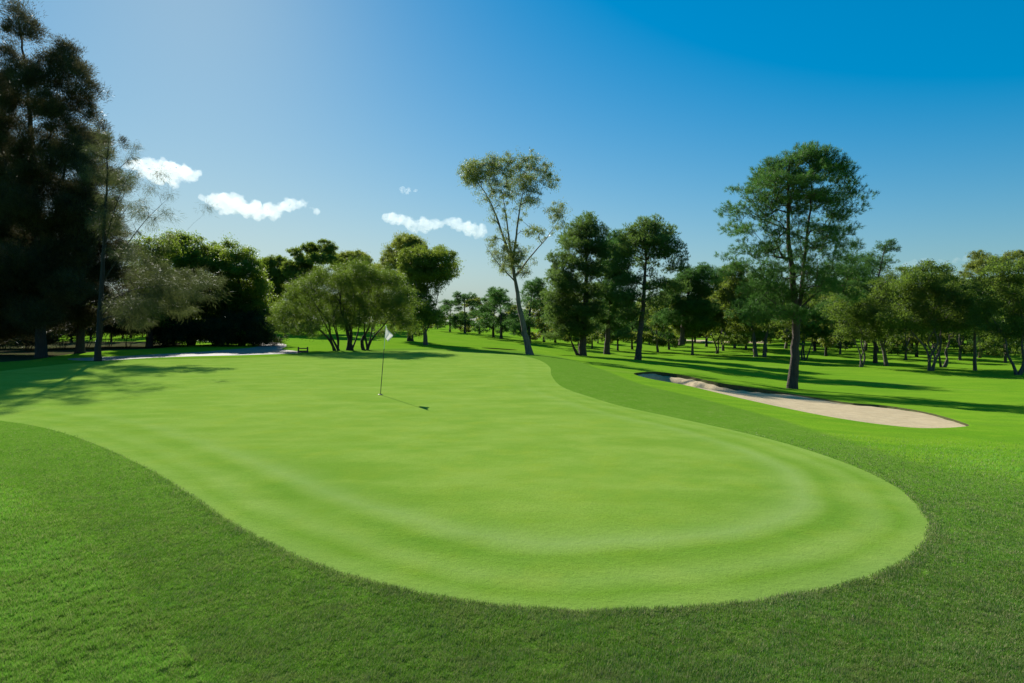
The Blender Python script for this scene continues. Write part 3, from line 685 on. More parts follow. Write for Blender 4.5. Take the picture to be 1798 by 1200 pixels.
px_tree('eucalypt_tree', 'spreading pale limbed eucalypt partly hidden by the largest pine trunk', 1413, 66,
    multi(1413, 634, [(1395,585),(1412,565),(1435,575)], .2, .08),
    [(1400,545,24,14),(1430,540,26,16),(1455,555,22,14),(1385,565,20,12),(1415,572,28,12),(1445,585,22,10)],
    'paper', 28, dens=.9, lscale=1.2)
px_tree('eucalypt_tree', 'small light green tree on the fairway with short single trunk', 1216, 77,
    [([(1216,624),(1216,600),(1215,575),(1216,550)], .17, .05)],
    [(1220,530,20,12),(1200,540,18,14),(1238,545,18,14),(1218,555,28,14),(1190,562,16,12),(1240,568,20,12),(1210,580,24,8)],
    'euc', 29, dens=1.0, lscale=1.2)
px_tree('eucalypt_tree', 'dark rounded tree on the fairway between the small light tree and the twin trunks', 1259, 82,
    multi(1259, 620, [(1250,570),(1270,565)], .2, .08),
    [(1262,530,20,14),(1245,545,20,14),(1280,545,18,14),(1262,560,28,14),(1240,572,18,10),(1285,572,16,10)],
    'euc2', 30, dens=.9, lscale=1.2)
px_tree('eucalypt_tree', 'tall thin open tree rising over the grove near the right edge', 1728, 92,
    [([(1728,608),(1726,540),(1722,480),(1724,450)], .2, .05)],
    [(1726,448,12,9),(1742,458,9,7),(1712,465,12,8),(1735,475,10,7),(1702,480,9,7),(1722,495,16,8)], 'euc2', 31, dens=1.1, lscale=1.1)
px_tree('eucalypt_tree', 'flat topped grey tree behind the right edge paperbark', 1775, 80,
    [([(1775,612),(1775,540),(1770,480),(1772,455)], .22, .05)],
    [(1768,452,16,8),(1790,448,16,8),(1755,466,12,7),(1785,464,20,9),(1805,455,12,8)], 'euc2', 32, dens=1.1, lscale=1.1)
# centre-left eucalypts
px_tree('eucalypt_tree', 'broad topped eucalypt behind the flag with slim forked trunk', 748, 62,
    [([(748,604),(746,580),(743,560),(735,520),(728,480)], .24, .06), ([(747,585),(758,560,3),(766,530,3),(772,490)], .13, .05), ([(745,565),(750,520),(752,480)], .12, .05)],
    [(748,447,24,13),(774,447,20,12),(790,458,12,10),(796,470,8,10,.7),(782,472,10,12,.7),(756,486,18,9,.8),(727,440,12,8),(722,452,20,15),(760,470,28,14),(738,478,26,13),(712,470,14,14),(775,482,14,9,.8),(735,500,20,12,.8),(765,505,10,8,.6),(742,530,20,12),(745,555,24,14),(730,575,12,8)],
    'euc', 41, bs=1.15, dens=1.0, lscale=1.1)
px_tree('eucalypt_tree', 'tallest thick trunked eucalypt just left of the broad topped one', 720, 70,
    [([(720,602),(720,570),(716,530),(708,480),(712,440)], .36, .07), ([(716,520),(700,480),(682,455)], .12, .05)],
    [(712,422,20,12),(728,428,18,11),(695,436,18,13),(742,436,10,8),(680,450,16,12),(715,450,24,12),(666,462,12,9),(700,466,24,11),(690,490,22,14),(715,500,22,18),(710,530,24,18),(712,560,22,16)],
    'euc2', 42, bs=1.1, dens=1.0, lscale=1.1)
# far left eucalypts over the shrub dome
for i, (bx, D, bl, lab) in enumerate([
    (478, 100, [(470,460,18,10),(488,455,12,8),(462,478,20,12),(490,480,20,14),(475,505,26,16),(500,505,18,18),(470,535,24,16)], 'olive eucalypt next to the end of the dark hedge trees, its base in their shade'),
    (545, 95, [(520,444,14,9),(545,434,16,9),(572,432,14,13),(560,450,24,10),(530,460,22,10),(510,470,16,14),(582,455,12,12),(545,485,30,14),(530,520,34,18)], 'tallest domed eucalypt rising behind the left half of the shrubby trees'),
    (615, 105, [(612,444,20,8),(595,455,18,9),(632,455,18,10),(615,466,30,12),(600,490,30,16),(630,495,28,16),(610,525,34,18)], 'brownish topped eucalypt behind the middle of the shrubby trees'),
    (655, 110, [(650,470,16,9),(662,490,18,14),(645,505,24,14),(660,530,24,18)], 'low eucalypt top behind the right half of the shrubby trees')]):
    px_tree('eucalypt_tree', lab, bx, D, [([(bx,590),(bx+1,540),(bx,490),(bx+2,460)], .35, .08)], bl, ['euc', 'euc', 'euc2', 'euc'][i], 50+i, dens=.8, lscale=1.4)
# shrubby multi-stemmed trees at the back of the green
G = 'multi-stemmed trees behind the green'
px_tree('shrubby_tree', 'left one of the multi-stemmed trees behind the green, leaning to the left', 592, 46,
    multi(592, 617, [(520,540),(545,520),(572,510),(590,500),(560,540)], .17, .05),
    [(500,540,22,18),(515,512,24,18),(545,492,28,16),(575,480,24,14),(488,565,16,14),(530,545,30,20),(565,520,30,22),(512,578,22,12),(550,575,28,14),(582,555,20,20)],
    'watt', 61, G, dens=1.0)
px_tree('shrubby_tree', 'middle one of the multi-stemmed trees behind the green with a cluster of upright stems', 614, 46.5,
    multi(614, 617, [(590,520),(605,500),(622,495),(640,510),(600,540)], .17, .05),
    [(600,470,26,13),(632,467,26,13),(585,495,24,16),(618,492,30,16),(648,490,24,16),(600,525,28,18),(635,525,28,18),(610,560,28,16),(642,560,22,14)],
    'watt', 62, G, dens=1.0)
px_tree('shrubby_tree', 'right one of the multi-stemmed trees behind the green, beside the flag', 642, 47,
    multi(642, 617, [(650,510),(668,500),(690,515),(710,535),(640,530)], .17, .05),
    [(665,478,24,14),(688,490,22,15),(705,505,18,16),(668,508,28,18),(695,530,28,18),(720,532,14,16),(665,545,26,18),(700,562,26,16),(722,575,12,14),(672,580,20,8)],
    'watt', 63, G, dens=1.0)
#TREES_LEFT
px_tree('sheoak_tree', 'tallest dark sheoak at the left edge, its top reaching the upper frame', 72, 36.5,
    [([(72,633),(70,540),(66,420),(60,300),(50,180),(38,70),(32,10)], .30, .04), ([(68,480),(90,360,8),(105,240,10),(112,130,8)], .18, .04), ([(66,420),(30,320,-6),(0,220,-6),(-10,120)], .16, .04)],
    [(30,12,16,20),(45,45,22,18),(18,60,22,22),(88,70,18,16),(100,98,24,18),(60,90,24,20),(5,95,26,22),(128,118,20,16),(85,135,30,20),(40,135,30,22),(148,150,16,14),(120,165,28,18),(0,150,30,26),(70,180,34,22),(145,190,16,12),
     (30,200,34,26),(110,215,34,22),(-20,220,36,30),(140,240,20,16),(70,245,38,24),(20,265,36,28),(110,275,34,24),(-30,300,40,34),(60,310,40,28),(140,300,24,20),(100,335,36,26),(20,345,40,30),(65,385,44,32),(130,370,30,24),(-20,400,44,36),(110,430,38,30),
     (30,450,46,36),(80,480,44,34),(-10,510,50,40),(120,500,34,30),(60,540,44,30)],
    'cas', 71, dens=.95)
px_tree('sheoak_tree', 'slender sparse sheoak with thin bare twigs standing where the path meets the green', 172, 33,
    [([(172,634),(174,590),(177,530),(182,440),(188,340),(190,250)], .17, .03), ([(175,560),(200,520,4),(240,500,8),(290,492,10)], .06, .02), ([(178,500),(215,430,4),(250,380,6),(285,345,8)], .06, .02),
     ([(182,440),(205,370,-3),(230,310,-4),(245,290,-4)], .05, .02), ([(176,545),(220,515,-6),(270,505,-8),(330,500,-8)], .05, .015)],
    [(182,236,16,14,.9),(175,262,22,14),(207,268,14,14,.8),(170,300,24,20),(205,310,20,16,.7),(235,305,14,10,.5),(255,325,14,9,.35),(285,340,12,8,.35),(190,345,24,20,.9),(230,350,16,12,.4),(262,385,18,12,.35),(185,390,28,20,.9),(225,400,22,14,.5),(290,372,10,10,.3),
     (215,440,26,18,.7),(250,455,24,16,.7),(240,490,30,18,1),(285,485,26,14,1),(330,480,22,14,1.2),(350,492,14,12,1),(300,510,30,14,1.1),(345,512,18,10,1),(250,530,34,20,1),(300,540,24,14,.8),(210,540,26,20,.9),(240,565,30,10,.7)],
    'casb', 72, dens=1.05)
px_tree('sheoak_tree', 'dark sheoak filling the gap between the tallest one and the slender one', 140, 42,
    [([(140,622),(142,560),(145,450),(160,330),(175,230)], .28, .04)],
    [(172,225,14,12),(160,250,22,16),(185,268,14,12),(150,290,26,20),(175,310,26,18),(140,335,26,22),(170,360,32,20),(140,390,32,24),(180,400,30,20),(150,430,36,24),(195,440,26,22),(140,470,34,24),(185,480,34,22),(150,515,38,24),(200,520,30,20),(150,555,36,18)],
    'cas', 73, dens=.9)
px_tree('sheoak_tree', 'dark sheoak cut by the left edge of the photo', -60, 40,
    [([(-60,628),(-60,500),(-50,350),(-40,200)], .4, .05)],
    [(-40,150,40,40),(-60,230,60,50),(-20,300,60,50),(-70,350,70,60),(-10,400,60,50),(-60,460,70,60),(0,500,60,50),(-50,560,70,40),(20,560,50,34)],
    'cas', 74, dens=.7, lscale=1.2)
B = 'leafy trees along the path bend'
px_tree('broadleaf_tree', 'dense leafy tree with bright sunlit top, left of the path bend', 335, 58,
    [([(335,604),(334,570),(330,520),(330,470)], .3, .08), ([(338,600),(360,540,4),(375,480)], .2, .06, True)],
    [(305,420,22,12),(330,422,22,12),(350,434,22,12),(375,446,20,13),(295,445,22,18),(325,450,32,18),(360,462,30,18),(390,470,22,20),(290,480,22,22),(320,485,34,22),(360,495,36,24),(395,505,26,24),(300,525,30,26),(340,530,36,26),(385,540,34,26),(300,570,28,24),(345,575,38,24),(390,580,30,22)],
    'broad', 75, B, dens=.85)
px_tree('broadleaf_tree', 'round dark leafy tree nearest the path bend, crown reaching the ground', 425, 56,
    [([(425,606),(424,560),(420,500),(412,450)], .28, .07)],
    [(402,430,14,10),(415,440,18,12),(398,450,16,12),(430,455,18,14),(415,470,28,16),(445,475,18,16),(455,495,14,14),(430,498,32,20),(415,525,34,22),(448,528,20,24),(425,555,36,22),(452,560,16,22),(420,583,38,18),(448,588,18,14),(400,590,20,14)],
    'broad', 76, B, dens=.85)
px_tree('broadleaf_tree', 'leafy tree with crown over the bare twigs of the slender sheoak', 262, 52,
    [([(262,606),(262,560),(265,500),(268,440)], .28, .07)],
    [(275,418,16,12),(255,432,22,14),(285,440,18,14),(240,455,22,16),(270,462,28,16),(235,485,26,20),(275,495,28,20),(245,520,34,22),(285,530,22,22),(225,545,26,18),(265,555,32,14)],
    'broad', 77, B, dens=.75)
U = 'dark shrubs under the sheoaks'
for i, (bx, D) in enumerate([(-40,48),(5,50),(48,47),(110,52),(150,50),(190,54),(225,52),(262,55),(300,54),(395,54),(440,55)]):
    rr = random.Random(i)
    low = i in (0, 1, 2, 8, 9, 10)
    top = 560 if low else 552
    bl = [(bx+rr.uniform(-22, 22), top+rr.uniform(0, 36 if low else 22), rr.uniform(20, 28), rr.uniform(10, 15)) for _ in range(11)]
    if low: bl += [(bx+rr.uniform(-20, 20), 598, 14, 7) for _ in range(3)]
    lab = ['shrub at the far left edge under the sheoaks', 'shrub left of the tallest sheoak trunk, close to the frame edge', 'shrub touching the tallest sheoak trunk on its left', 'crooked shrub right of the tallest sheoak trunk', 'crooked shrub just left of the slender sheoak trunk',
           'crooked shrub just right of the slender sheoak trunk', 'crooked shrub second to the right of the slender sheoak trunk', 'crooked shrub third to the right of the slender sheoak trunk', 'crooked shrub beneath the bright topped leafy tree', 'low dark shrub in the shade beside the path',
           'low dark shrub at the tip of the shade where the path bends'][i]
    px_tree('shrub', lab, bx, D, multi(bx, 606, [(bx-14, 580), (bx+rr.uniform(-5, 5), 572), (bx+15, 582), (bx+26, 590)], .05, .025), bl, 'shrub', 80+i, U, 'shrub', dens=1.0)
#TREES_END

# ------------------------------------------------------------------ far trees: prototypes copied one by one
def proto_tree(kind, H, seed, W=.42, low=.27):
    rng = random.Random(seed); bl = []
    tr = [([(0, 0, -.2), (rng.uniform(-.2, .2), 0, H*.3), (rng.uniform(-.4, .4), 0, H*.85)], H*.022, .05)]
    if kind != 'pine':
        tr.append(([(0, 0, H*.2), (H*.12, .2, H*.45), (H*.2, .3, H*.7)], H*.014, .04))
        tr.append(([(0, 0, H*.18), (-H*.12, -.2, H*.42), (-H*.2, -.3, H*.65)], H*.014, .04))
    for k in range(22):
        t = rng.random(); z = H*(low+(.93-low)*t); lim = H*W*math.sin(math.pi*min(1, .25+.70*t))**.8*.85
        a = rng.uniform(0, 6.28); r = lim*math.sqrt(rng.random())
        s = H*rng.uniform(.08, .14); bl.append((r*math.cos(a), r*math.sin(a), z, s, s, s*.62, 1))
    return tree_geo(tr, bl, kind, seed, dens=.55, lscale=1.9, nleaf=.75)

def far_trees():
    protos = []
    for i, (k, H, Wd, lo) in enumerate([('pine', 9, .40, .18), ('euc', 9, .48, .2), ('euc2', 10, .46, .18), ('paper', 8, .55, .17), ('euc', 8, .42, .22), ('pine2', 10, .42, .16),
                                        ('euc', 9, .5, .08), ('euc2', 8, .55, .06), ('pine', 9, .42, .08), ('pine', 9, .5, .13), ('euc2', 9, .5, .14)]):
        tg, cg, lm, bmn = proto_tree(k, H, 200+i, Wd, lo)
        protos.append((tg, cg, lm, bmn, H, k))
    made = {}
    rng = random.Random(77)
    def put(pi, px, D, top_px, label, group, name=None, sx=1.0):
        s = D/F; X = (px-CX)*s; z0 = gz(X, D); H = (EYE+(HY-top_px)*s)-z0
        tg, cg, lm, bmn, PH, k = protos[pi]; sc = H/(PH*.98)
        nm = {'pine': 'pine_tree', 'pine2': 'pine_tree', 'paper': 'paperbark_tree'}.get(k, 'eucalypt_tree')
        e = empty(nm, (X, D, z0), label, 'tree', group, rng.uniform(0, 6.28)); e.scale = (sc*sx, sc*sx, sc)
        if pi not in made:
            a = np_mesh('trunk', tg[0], tg[1], M[bmn], e, True); b = np_mesh('crown', cg[0], cg[1], M[lm], e); made[pi] = (a, b)
        else:
            for q in made[pi]:
                c = q.copy(); COL.objects.link(c); c.parent = e
    # the small trees across the fairway, between the broad topped eucalypt and the pines
    A = 'small trees across the far fairway'
    for pi, px, D, top, lab in [
        (10, 768, 150, 545, 'leftmost small far tree, beside the broad topped eucalypt'),
        (9, 790, 118, 525, 'small far tree with thin trunk, left of the twin-trunked small one'),
        (9, 816, 112, 511, 'small round far tree with two close trunks in open fairway'),
        (10, 842, 116, 520, 'small far tree right of the round one in open fairway'),
        (9, 880, 92, 502, 'small pine at the left of the gum trunk, crown low to the grass'),
        (9, 866, 98, 512, 'thin small pine hidden on the left side of the pine at the gum trunk'),
        (9, 929, 84, 487, 'round topped pine directly behind the gum trunk'),
        (10, 955, 95, 520, 'dark small tree right of the gum trunk'),
        (10, 975, 100, 530, 'thin stemmed far tree between the gum and the rounded pine'),
        (4, 860, 160, 545, 'distant pale tree between the small trees left of the gum'),
        (2, 905, 150, 535, 'distant dark tree showing just left of the gum trunk')]:
        put(pi, px, D, top, lab, A, sx=1.3)
    # deep grove on the right: individual trees behind the front row
    Gp = 'trees deep in the right grove'
    for px, D, top, pi in [(1140,110,540,3),(1175,95,528,0),(1290,100,505,1),(1265,120,480,2),(1310,95,520,3),(1380,100,500,1),(1430,90,505,2),(1460,110,490,1),(1475,80,540,3),(1540,85,505,3),(1600,80,500,2),(1590,66,545,3),
                           (1650,90,500,1),(1685,66,530,3),(1700,85,495,2),(1745,75,520,3),(1765,62,545,3),(1800,90,480,1),(1840,70,500,3),(1560,105,490,1),(1625,110,495,4),(1670,120,490,1),(1730,110,485,4),(1500,120,495,1),(1410,130,510,4),(1350,125,500,2),
                           (1860,55,480,3),(1220,125,525,2),(1095,120,545,1),(1050,110,540,2),(1130,130,530,4),(1015,95,548,1),(1040,85,540,3),(1085,82,535,2),(1110,90,530,0),(1155,84,520,1),(1270,92,515,3),(1240,105,510,2),(1345,88,500,0),(1450,75,520,2),(1485,100,485,4),(1520,92,500,1),(1575,85,505,0),(1610,72,520,2),(1640,100,480,4),(1690,92,490,1),(1720,70,520,0),(1755,95,485,2),(1785,105,480,4),(1820,80,500,1)]:
        put(pi, px, D, top, 'tree standing deep in the shaded grove behind the front row', Gp)
    Hp = 'trees closing the far end of the course'
    for k in range(140):
        px = -120+k*14.5+rng.uniform(-6, 6); D = rng.uniform(165, 230)
        top = 542 if px < 1000 else 525
        if px < 700: top = 535
        if 730 < px < 980: D = rng.uniform(200, 250); top = 551
        if px > 1050 and k % 2: D = rng.uniform(115, 165); top = 528
        put(rng.choice([6, 7, 8, 6, 7, 1]), px, D, top+rng.uniform(-8, 8), 'far tree in the continuous row closing the far end of the course', Hp, sx=1.35)
    Lp = 'trees behind the left sheoaks'
    for px, D, top in [(20,70,480),(90,75,500),(160,72,510),(230,78,500),(300,80,490),(390,85,500),(440,90,500),(-60,70,450),(500,85,545),(520,130,540),(50,62,520),(125,64,530),(195,66,530),(270,68,525),(350,72,520),(-20,60,510),(0,68,540),(70,80,545),(105,85,548),(145,78,545),(180,84,548),(215,74,545),(250,82,548),(310,86,545),(375,80,548),(420,88,548),(465,100,540)]:
        put(rng.choice([6, 7, 7, 2]), px, D, top, 'tree behind the dark sheoaks on the left side', Lp)
far_trees()

# ------------------------------------------------------------------ flagstick, cup, barrier
def plain(name, col, rough=.5, spec=.5, bump=0):
    g = N(name); p = g.pos(); n = g.noise(p, 30, 3)
    c = g.mix(g.ramp(n, [(.3, 0), (.7, 1)]), tuple(v*.85 for v in col), col)
    pr = g.n('ShaderNodeBsdfPrincipled', Roughness=rough); g.link(c, pr.inputs['Base Color']); g.link(pr.outputs[0], g.out.inputs[0]); return g.m
M['pole_dark'] = plain('flagstick_black', (.03, .045, .03), .35); M['pole_white'] = plain('flagstick_white', (.7, .72, .68), .35)
M['cup'] = plain('cup_dark', (.05, .05, .045), .6)
def cloth_mat():
    g = N('flag_cloth'); d = g.n('ShaderNodeBsdfDiffuse'); d.inputs[0].default_value = (.62, .62, .60, 1)
    t = g.n('ShaderNodeBsdfTranslucent'); t.inputs[0].default_value = (.5, .5, .48, 1); m = g.n('ShaderNodeMixShader', Fac=.4)
    g.link(d.outputs[0], m.inputs[1]); g.link(t.outputs[0], m.inputs[2]); g.link(m.outputs[0], g.out.inputs[0]); return g.m
M['cloth'] = cloth_mat()
fx, fy = ray(668, 693); fz = gz(fx, fy)
fe = empty('golf_flag', (fx, fy, fz), 'thin banded flagstick with small white flag standing in the hole on the green', 'golf flag')
LEAN = Vector((.17, 0, 2.14))
def seg_tube(a, b, r0, r1, sides=10):
    V, Fq = [], []; tube(V, Fq, 0, np.array([LEAN*(a+(b-a)*k/2) for k in range(3)]), np.linspace(r0, r1, 3), sides, np.random.default_rng(1)); return np.vstack(V), [np.vstack(Fq)]
for i, (a, b, mt) in enumerate([(-.03, .30, 'pole_dark'), (.30, .43, 'pole_dark'), (.43, .55, 'pole_dark'), (.55, .66, 'pole_dark'), (.66, .985, 'pole_white')]):
    v, f = seg_tube(a, b, .011 if i < 4 else .008, .011 if i < 4 else .007)
    pr_ = np_mesh('pole', v, f, M[mt], fe, True)
bm = bmesh.new(); bmesh.ops.create_uvsphere(bm, u_segments=10, v_segments=6, radius=.016); bmesh.ops.translate(bm, verts=bm.verts, vec=LEAN*.99); bm_obj('finial', bm, M['pole_white'], fe, True)
# flag: hangs as a folded triangular pennant from the top
nu, nv = 18, 14; V = []; 
for j in range(nv+1):
    t = j/nv; at = LEAN*(.985-.165*t)
    wdt = .33*(1-abs(t-.52)*1.25) if t > .02 else .03
    wdt = max(.03, min(t/.55, 1)*.25 if t < .55 else .25-.25*(t-.55)*1.5)
    for i in range(nu+1):
        s = i/nu
        V.append((at.x+.006+wdt*s*.95, .05*math.sin(s*7+t*2.2)*s**.7+.03*math.sin(s*13+t*5)*s, at.z-.20*s*s*.35-.06*s*t))
V = np.array(V); Fc = np.array([[j*(nu+1)+i, j*(nu+1)+i+1, (j+1)*(nu+1)+i+1, (j+1)*(nu+1)+i] for j in range(nv) for i in range(nu)])
np_mesh('flag_cloth', V, [Fc], M['cloth'], fe, True)
# cup: ring set in the turf
bm = bmesh.new(); n = 28
r1_ = [bm.verts.new((.075*math.cos(t*2*math.pi/n), .075*math.sin(t*2*math.pi/n), .004)) for t in range(n)]
r2_ = [bm.verts.new((.056*math.cos(t*2*math.pi/n), .056*math.sin(t*2*math.pi/n), .012)) for t in range(n)]
r3_ = [bm.verts.new((.054*math.cos(t*2*math.pi/n), .054*math.sin(t*2*math.pi/n), .003)) for t in range(n)]
for A_, B_ in ((r1_, r2_), (r2_, r3_)):
    for i in range(n): bm.faces.new((A_[i], A_[(i+1) % n], B_[(i+1) % n], B_[i]))
bm.faces.new(r3_)
co = bm_obj('golf_hole', bm, M['cup']); co.location = (fx, fy, fz); tag(co, 'dark rimmed hole cup in the green at the foot of the flagstick', 'golf hole')

M['timber'] = bark_mat('weathered_timber', (.12, .075, .05), (.06, .038, .028), 10, 2)
bx, by = ray(532, 620); bx = (532-CX)/F*by
be = empty('wooden_barrier', (bx, by, gz(bx, by)), 'low two rail wooden barrier between two short posts at the end of the path', 'barrier')
def rbox(name, c, s, mat, parent, bev=.012):
    bm = bmesh.new(); bmesh.ops.create_cube(bm, size=1); bmesh.ops.scale(bm, verts=bm.verts, vec=s); bmesh.ops.translate(bm, verts=bm.verts, vec=c)
    bmesh.ops.bevel(bm, geom=bm.edges[:], offset=bev, segments=2, affect='EDGES'); return bm_obj(name, bm, mat, parent)
for sx in (-.34, .34): rbox('post', (sx, 0, .21), (.09, .09, .46), M['timber'], be)
rbox('rail', (0, 0, .33), (.585, .05, .075), M['timber'], be); rbox('rail', (0, 0, .1), (.585, .05, .15), M['timber'], be)

# ------------------------------------------------------------------ mown grass blades close to the camera (uncountable)
def blade_mat():
    g = N('grass_blades'); rnd = g.n('ShaderNodeNewGeometry').outputs['Random Per Island']; p = g.pos()
    n2 = g.noise(p, 1.6, 4, .6)
    c = g.mix(rnd, (.055, .18, .008), (.17, .38, .03))
    ro = g.ramp(g.math('ADD', g.attr('df'), g.math('ADD', .5, g.math('MULTIPLY', g.math('SUBTRACT', g.noise(p, 5, 4, .7), .5), 1.1))), [(.35, 0), (.75, 1)])
    c = g.mix(ro, c, g.mix(rnd, (.10, .32, .016), (.34, .70, .10)))
    c = g.mix(g.math('MULTIPLY', g.ramp(g.noise(g.mapped(p, (1, 2.4, 1), R(25)), 2.2, 5, .7), [(.5, 0), (.68, .7)]), g.math('SUBTRACT', 1, ro)), c, (.22, .21, .085))
    eg = g.ramp(g.math('ADD', g.attr('dg'), g.math('MULTIPLY', g.math('SUBTRACT', g.noise(p, 8, 3, .7), .5), .25)), [(.02, .75), (.16, 0)])
    c = g.mix(g.math('MULTIPLY', eg, g.math('GREATER_THAN', rnd, .35)), c, (.27, .24, .12))
    c = g.mix(g.ramp(g.noise(p, .7, 3, .6), [(.4, .5), (.6, 0)]), c, (.05, .125, .012))
    c = g.mix(g.math('MULTIPLY', g.ramp(n2, [(.45, 0), (.7, 1)]), .4), c, (.13, .18, .04))
    c = g.mix(g.ramp(g.math('ADD', rnd, g.math('MULTIPLY', g.noise(p, 6, 3, .7), .35)), [(.90, 0), (.98, .9)]), c, (.40, .34, .18))
    d = g.n('ShaderNodeBsdfPrincipled', Roughness=.5); g.link(c, d.inputs['Base Color']); d.inputs['Specular IOR Level'].default_value = .12
    t = g.n('ShaderNodeBsdfTranslucent'); g.link(g.mix(.5, c, (.18, .34, .03)), t.inputs[0])
    m = g.n('ShaderNodeMixShader', Fac=.4); g.link(d.outputs[0], m.inputs[1]); g.link(t.outputs[0], m.inputs[2]); g.link(m.outputs[0], g.out.inputs[0]); return g.m
M['blade'] = blade_mat()
def blades():
    rng = np.random.default_rng(9); n = 1500000
    # sample evenly over the picture's ground area: density falls with distance
    px = rng.uniform(-60, 1860, n); py = rng.uniform(735, 1240, n)
    d = EYE/((py-HY)/F); x = (px-CX)/F*d; y = d+rng.uniform(-.05, .05, n)
    dg = np.empty(n)
    Gs = GREEN[::2]
    for k in range(0, n, 300000): dg[k:k+300000] = sdist(Gs, x[k:k+300000], y[k:k+300000])
    s = (dg > rng.uniform(-.035, .01, n)) & (sdist(BUNK[::3], x, y) > .02) & (rng.uniform(0, 1, n) < np.clip((13-y)/7, 0, 1))
    x, y, dg = x[s], y[s], dg[s]; n = len(x)
    df = sdist(APRON[::2], x, y)
    z = ground_z(x, y)
    def vnoise(f):
        L = rng.random((64, 64)); a_, b_ = x*f*.8+y*f*.6, y*f*.8-x*f*.6; i, j = np.floor(a_).astype(int), np.floor(b_).astype(int)
        p_, q_ = a_-i, b_-j; p_ = p_*p_*(3-2*p_); q_ = q_*q_*(3-2*q_); g_ = lambda m, n_: L[(i+m) % 64, (j+n_) % 64]
        return (g_(0, 0)*(1-p_)+g_(1, 0)*p_)*(1-q_)+(g_(0, 1)*(1-p_)+g_(1, 1)*p_)*q_
    cl = .35*vnoise(9)+.65*vnoise(23)                                         # small clumps
    h = np.where(df > 0, .030, .019)*rng.uniform(.5, 1.25, n)*(.35+1.3*cl); w = .0022+.0007*y*rng.uniform(.6, 1.4, n)*.9
    a = rng.uniform(0, 2*np.pi, n); lean = rng.uniform(.1, .9, n)
    # grain: mown sward leans one way in the apron, tufty outside
    gx, gy = np.where(df > 0, .1, .25)*(.2+1.6*vnoise(3)), np.where(df > 0, -.1, .45)*(.2+1.6*vnoise(4))
    dx = np.cos(a)*lean+gx; dy = np.sin(a)*lean+gy
    b = np.stack([x, y, z-.003], 1); tipp = b+np.stack([dx*h, dy*h, h], 1)
    t2 = rng.uniform(0, np.pi, n); sv = np.stack([np.cos(t2)*w/2, np.sin(t2)*w/2, np.zeros(n)], 1)
    V = np.stack([b-sv, b+sv, tipp], 1).reshape(-1, 3)
    o = np_mesh('grass', V, [np.arange(len(V)).reshape(-1, 3)], M['blade'], None, False, {'df': df.repeat(3), 'dg': dg.repeat(3)})
    tag(o, 'short mown grass blades of the collar around the near edge of the green', 'grass', kind='stuff')
blades()

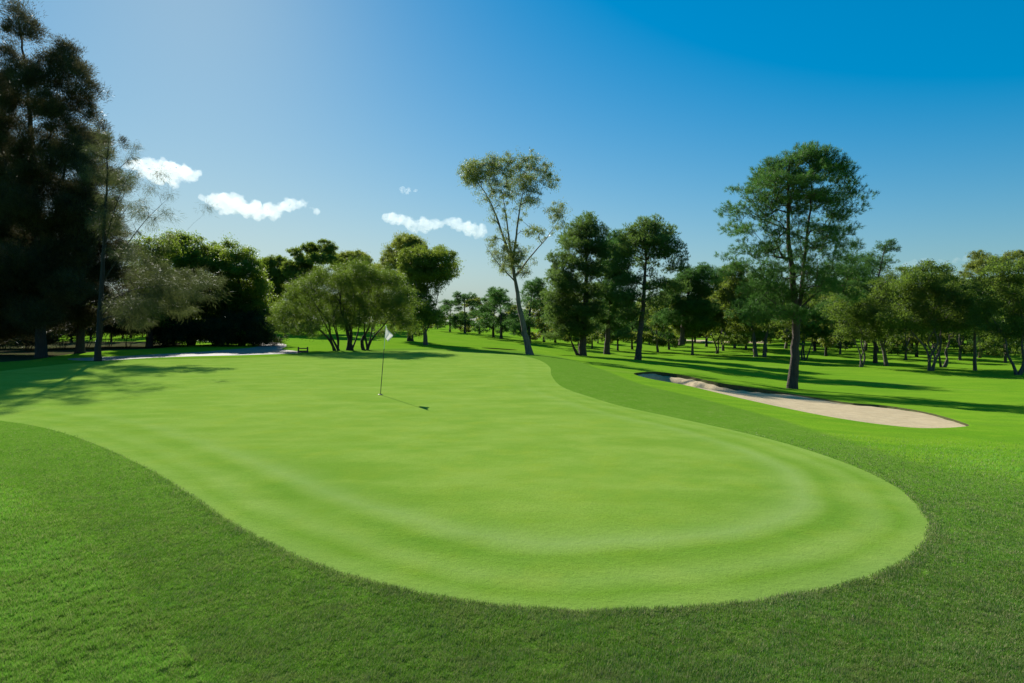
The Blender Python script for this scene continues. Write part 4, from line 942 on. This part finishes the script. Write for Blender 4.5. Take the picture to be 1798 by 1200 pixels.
# ------------------------------------------------------------------ clouds
def cloud_mat(dens):
    g = N('cloud_vapour'); v = g.n('ShaderNodeVolumePrincipled', Density=dens, Anisotropy=.3); v.inputs['Color'].default_value = (1, 1, 1, 1)
    g.link(v.outputs[0], g.out.inputs['Volume']); return g.m
def cloud(puffs, D, label, seed, dens=.0085, vox=3.2):
    rng = random.Random(seed); s = D/F; bm = bmesh.new()
    cx = sum(p[0] for p in puffs)/len(puffs); cy = sum(p[1] for p in puffs)/len(puffs)
    for (px, py, r) in puffs:
        for k in range(9):
            rr = r*rng.uniform(.4, .8) if k else r
            a = rng.uniform(0, 6.28); q = r*rng.uniform(.55, .95) if k else 0
            m = bmesh.ops.create_icosphere(bm, subdivisions=2, radius=rr*s)
            off = Vector(((px-cx+q*math.cos(a))*s, rng.uniform(-.6, .6)*r*s if k else 0, -(py-cy+q*.6*math.sin(a))*s))
            for v in m['verts']: v.co = Vector((v.co.x, v.co.y, v.co.z*.72))+off
    me = bpy.data.meshes.new('cloud'); bm.to_mesh(me); bm.free()
    o = bpy.data.objects.new('cloud', me); COL.objects.link(o)
    rm = o.modifiers.new('r', 'REMESH'); rm.mode = 'VOXEL'; rm.voxel_size = vox
    dg_ = bpy.context.evaluated_depsgraph_get(); me2 = bpy.data.meshes.new_from_object(o.evaluated_get(dg_)); o.modifiers.clear()
    n = len(me2.vertices); co = np.empty(n*3); me2.vertices.foreach_get('co', co); co = co.reshape(-1, 3)
    nr = np.array([v.normal[:] for v in me2.vertices])
    for i in range(n):
        p = Vector(co[i]); f = mnoise.fractal(p/(16*s)+Vector((seed, 0, 0)), .8, 2.1, 6)
        f2 = mnoise.fractal(p/(6*s)+Vector((0, seed, 0)), .9, 2.0, 3)
        co[i] += nr[i]*(f*7+f2*2.2-.3)*s
    me2.vertices.foreach_set('co', co.ravel()); me2.update(); o.data = me2
    me2.materials.clear(); me2.materials.append(cloud_mat(dens))
    o.location = ((cx-CX)*s, D, EYE+(HY-cy)*s)
    tag(o, label, 'cloud', 'small white clouds'); return o
cloud([(226,290,9),(242,288,13),(262,290,14),(280,296,16),(296,296,19),(312,304,18),(328,308,14),(342,304,8),(300,318,12),(280,312,14),(256,304,13)], 2600, 'white cloud partly behind the twigs of the slender sheoak, the leftmost', 1)
cloud([(368,350,10),(382,350,14),(398,354,17),(415,360,19),(432,367,18),(450,372,16),(468,374,14),(484,370,12),(499,364,12),(514,358,11),(530,356,8),(541,354,5),(400,368,11),(380,358,10)], 2600, 'longest white cloud, in clear sky above the dark leafy trees', 2)
cloud([(683,383,9),(695,385,11),(708,387,12),(722,390,12),(736,393,12),(750,395,10),(762,394,9),(775,392,8),(788,390,9),(801,392,11),(815,396,12),(829,401,12),(842,407,9),(738,405,8),(728,402,6)], 2600, 'long white streak of cloud between the tallest thick trunked eucalypt and the leaning gum', 3)
cloud([(553,372,4),(545,366,3)], 2600, 'tiny wisp right of the longest cloud', 5, .008, 2.5)
cloud([(716,335,5),(728,334,3),(703,333,3)], 2600, 'tiny high wisp above the central streak of cloud', 6, .006, 2.5)
cloud([(1590,466,4),(1606,463,5),(1622,461,5),(1640,459,5),(1658,458,5),(1676,457,5),(1694,456,4),(1712,455,3)], 2600, 'faint flat veil of cloud low above the right grove', 7, .0035, 2.5)
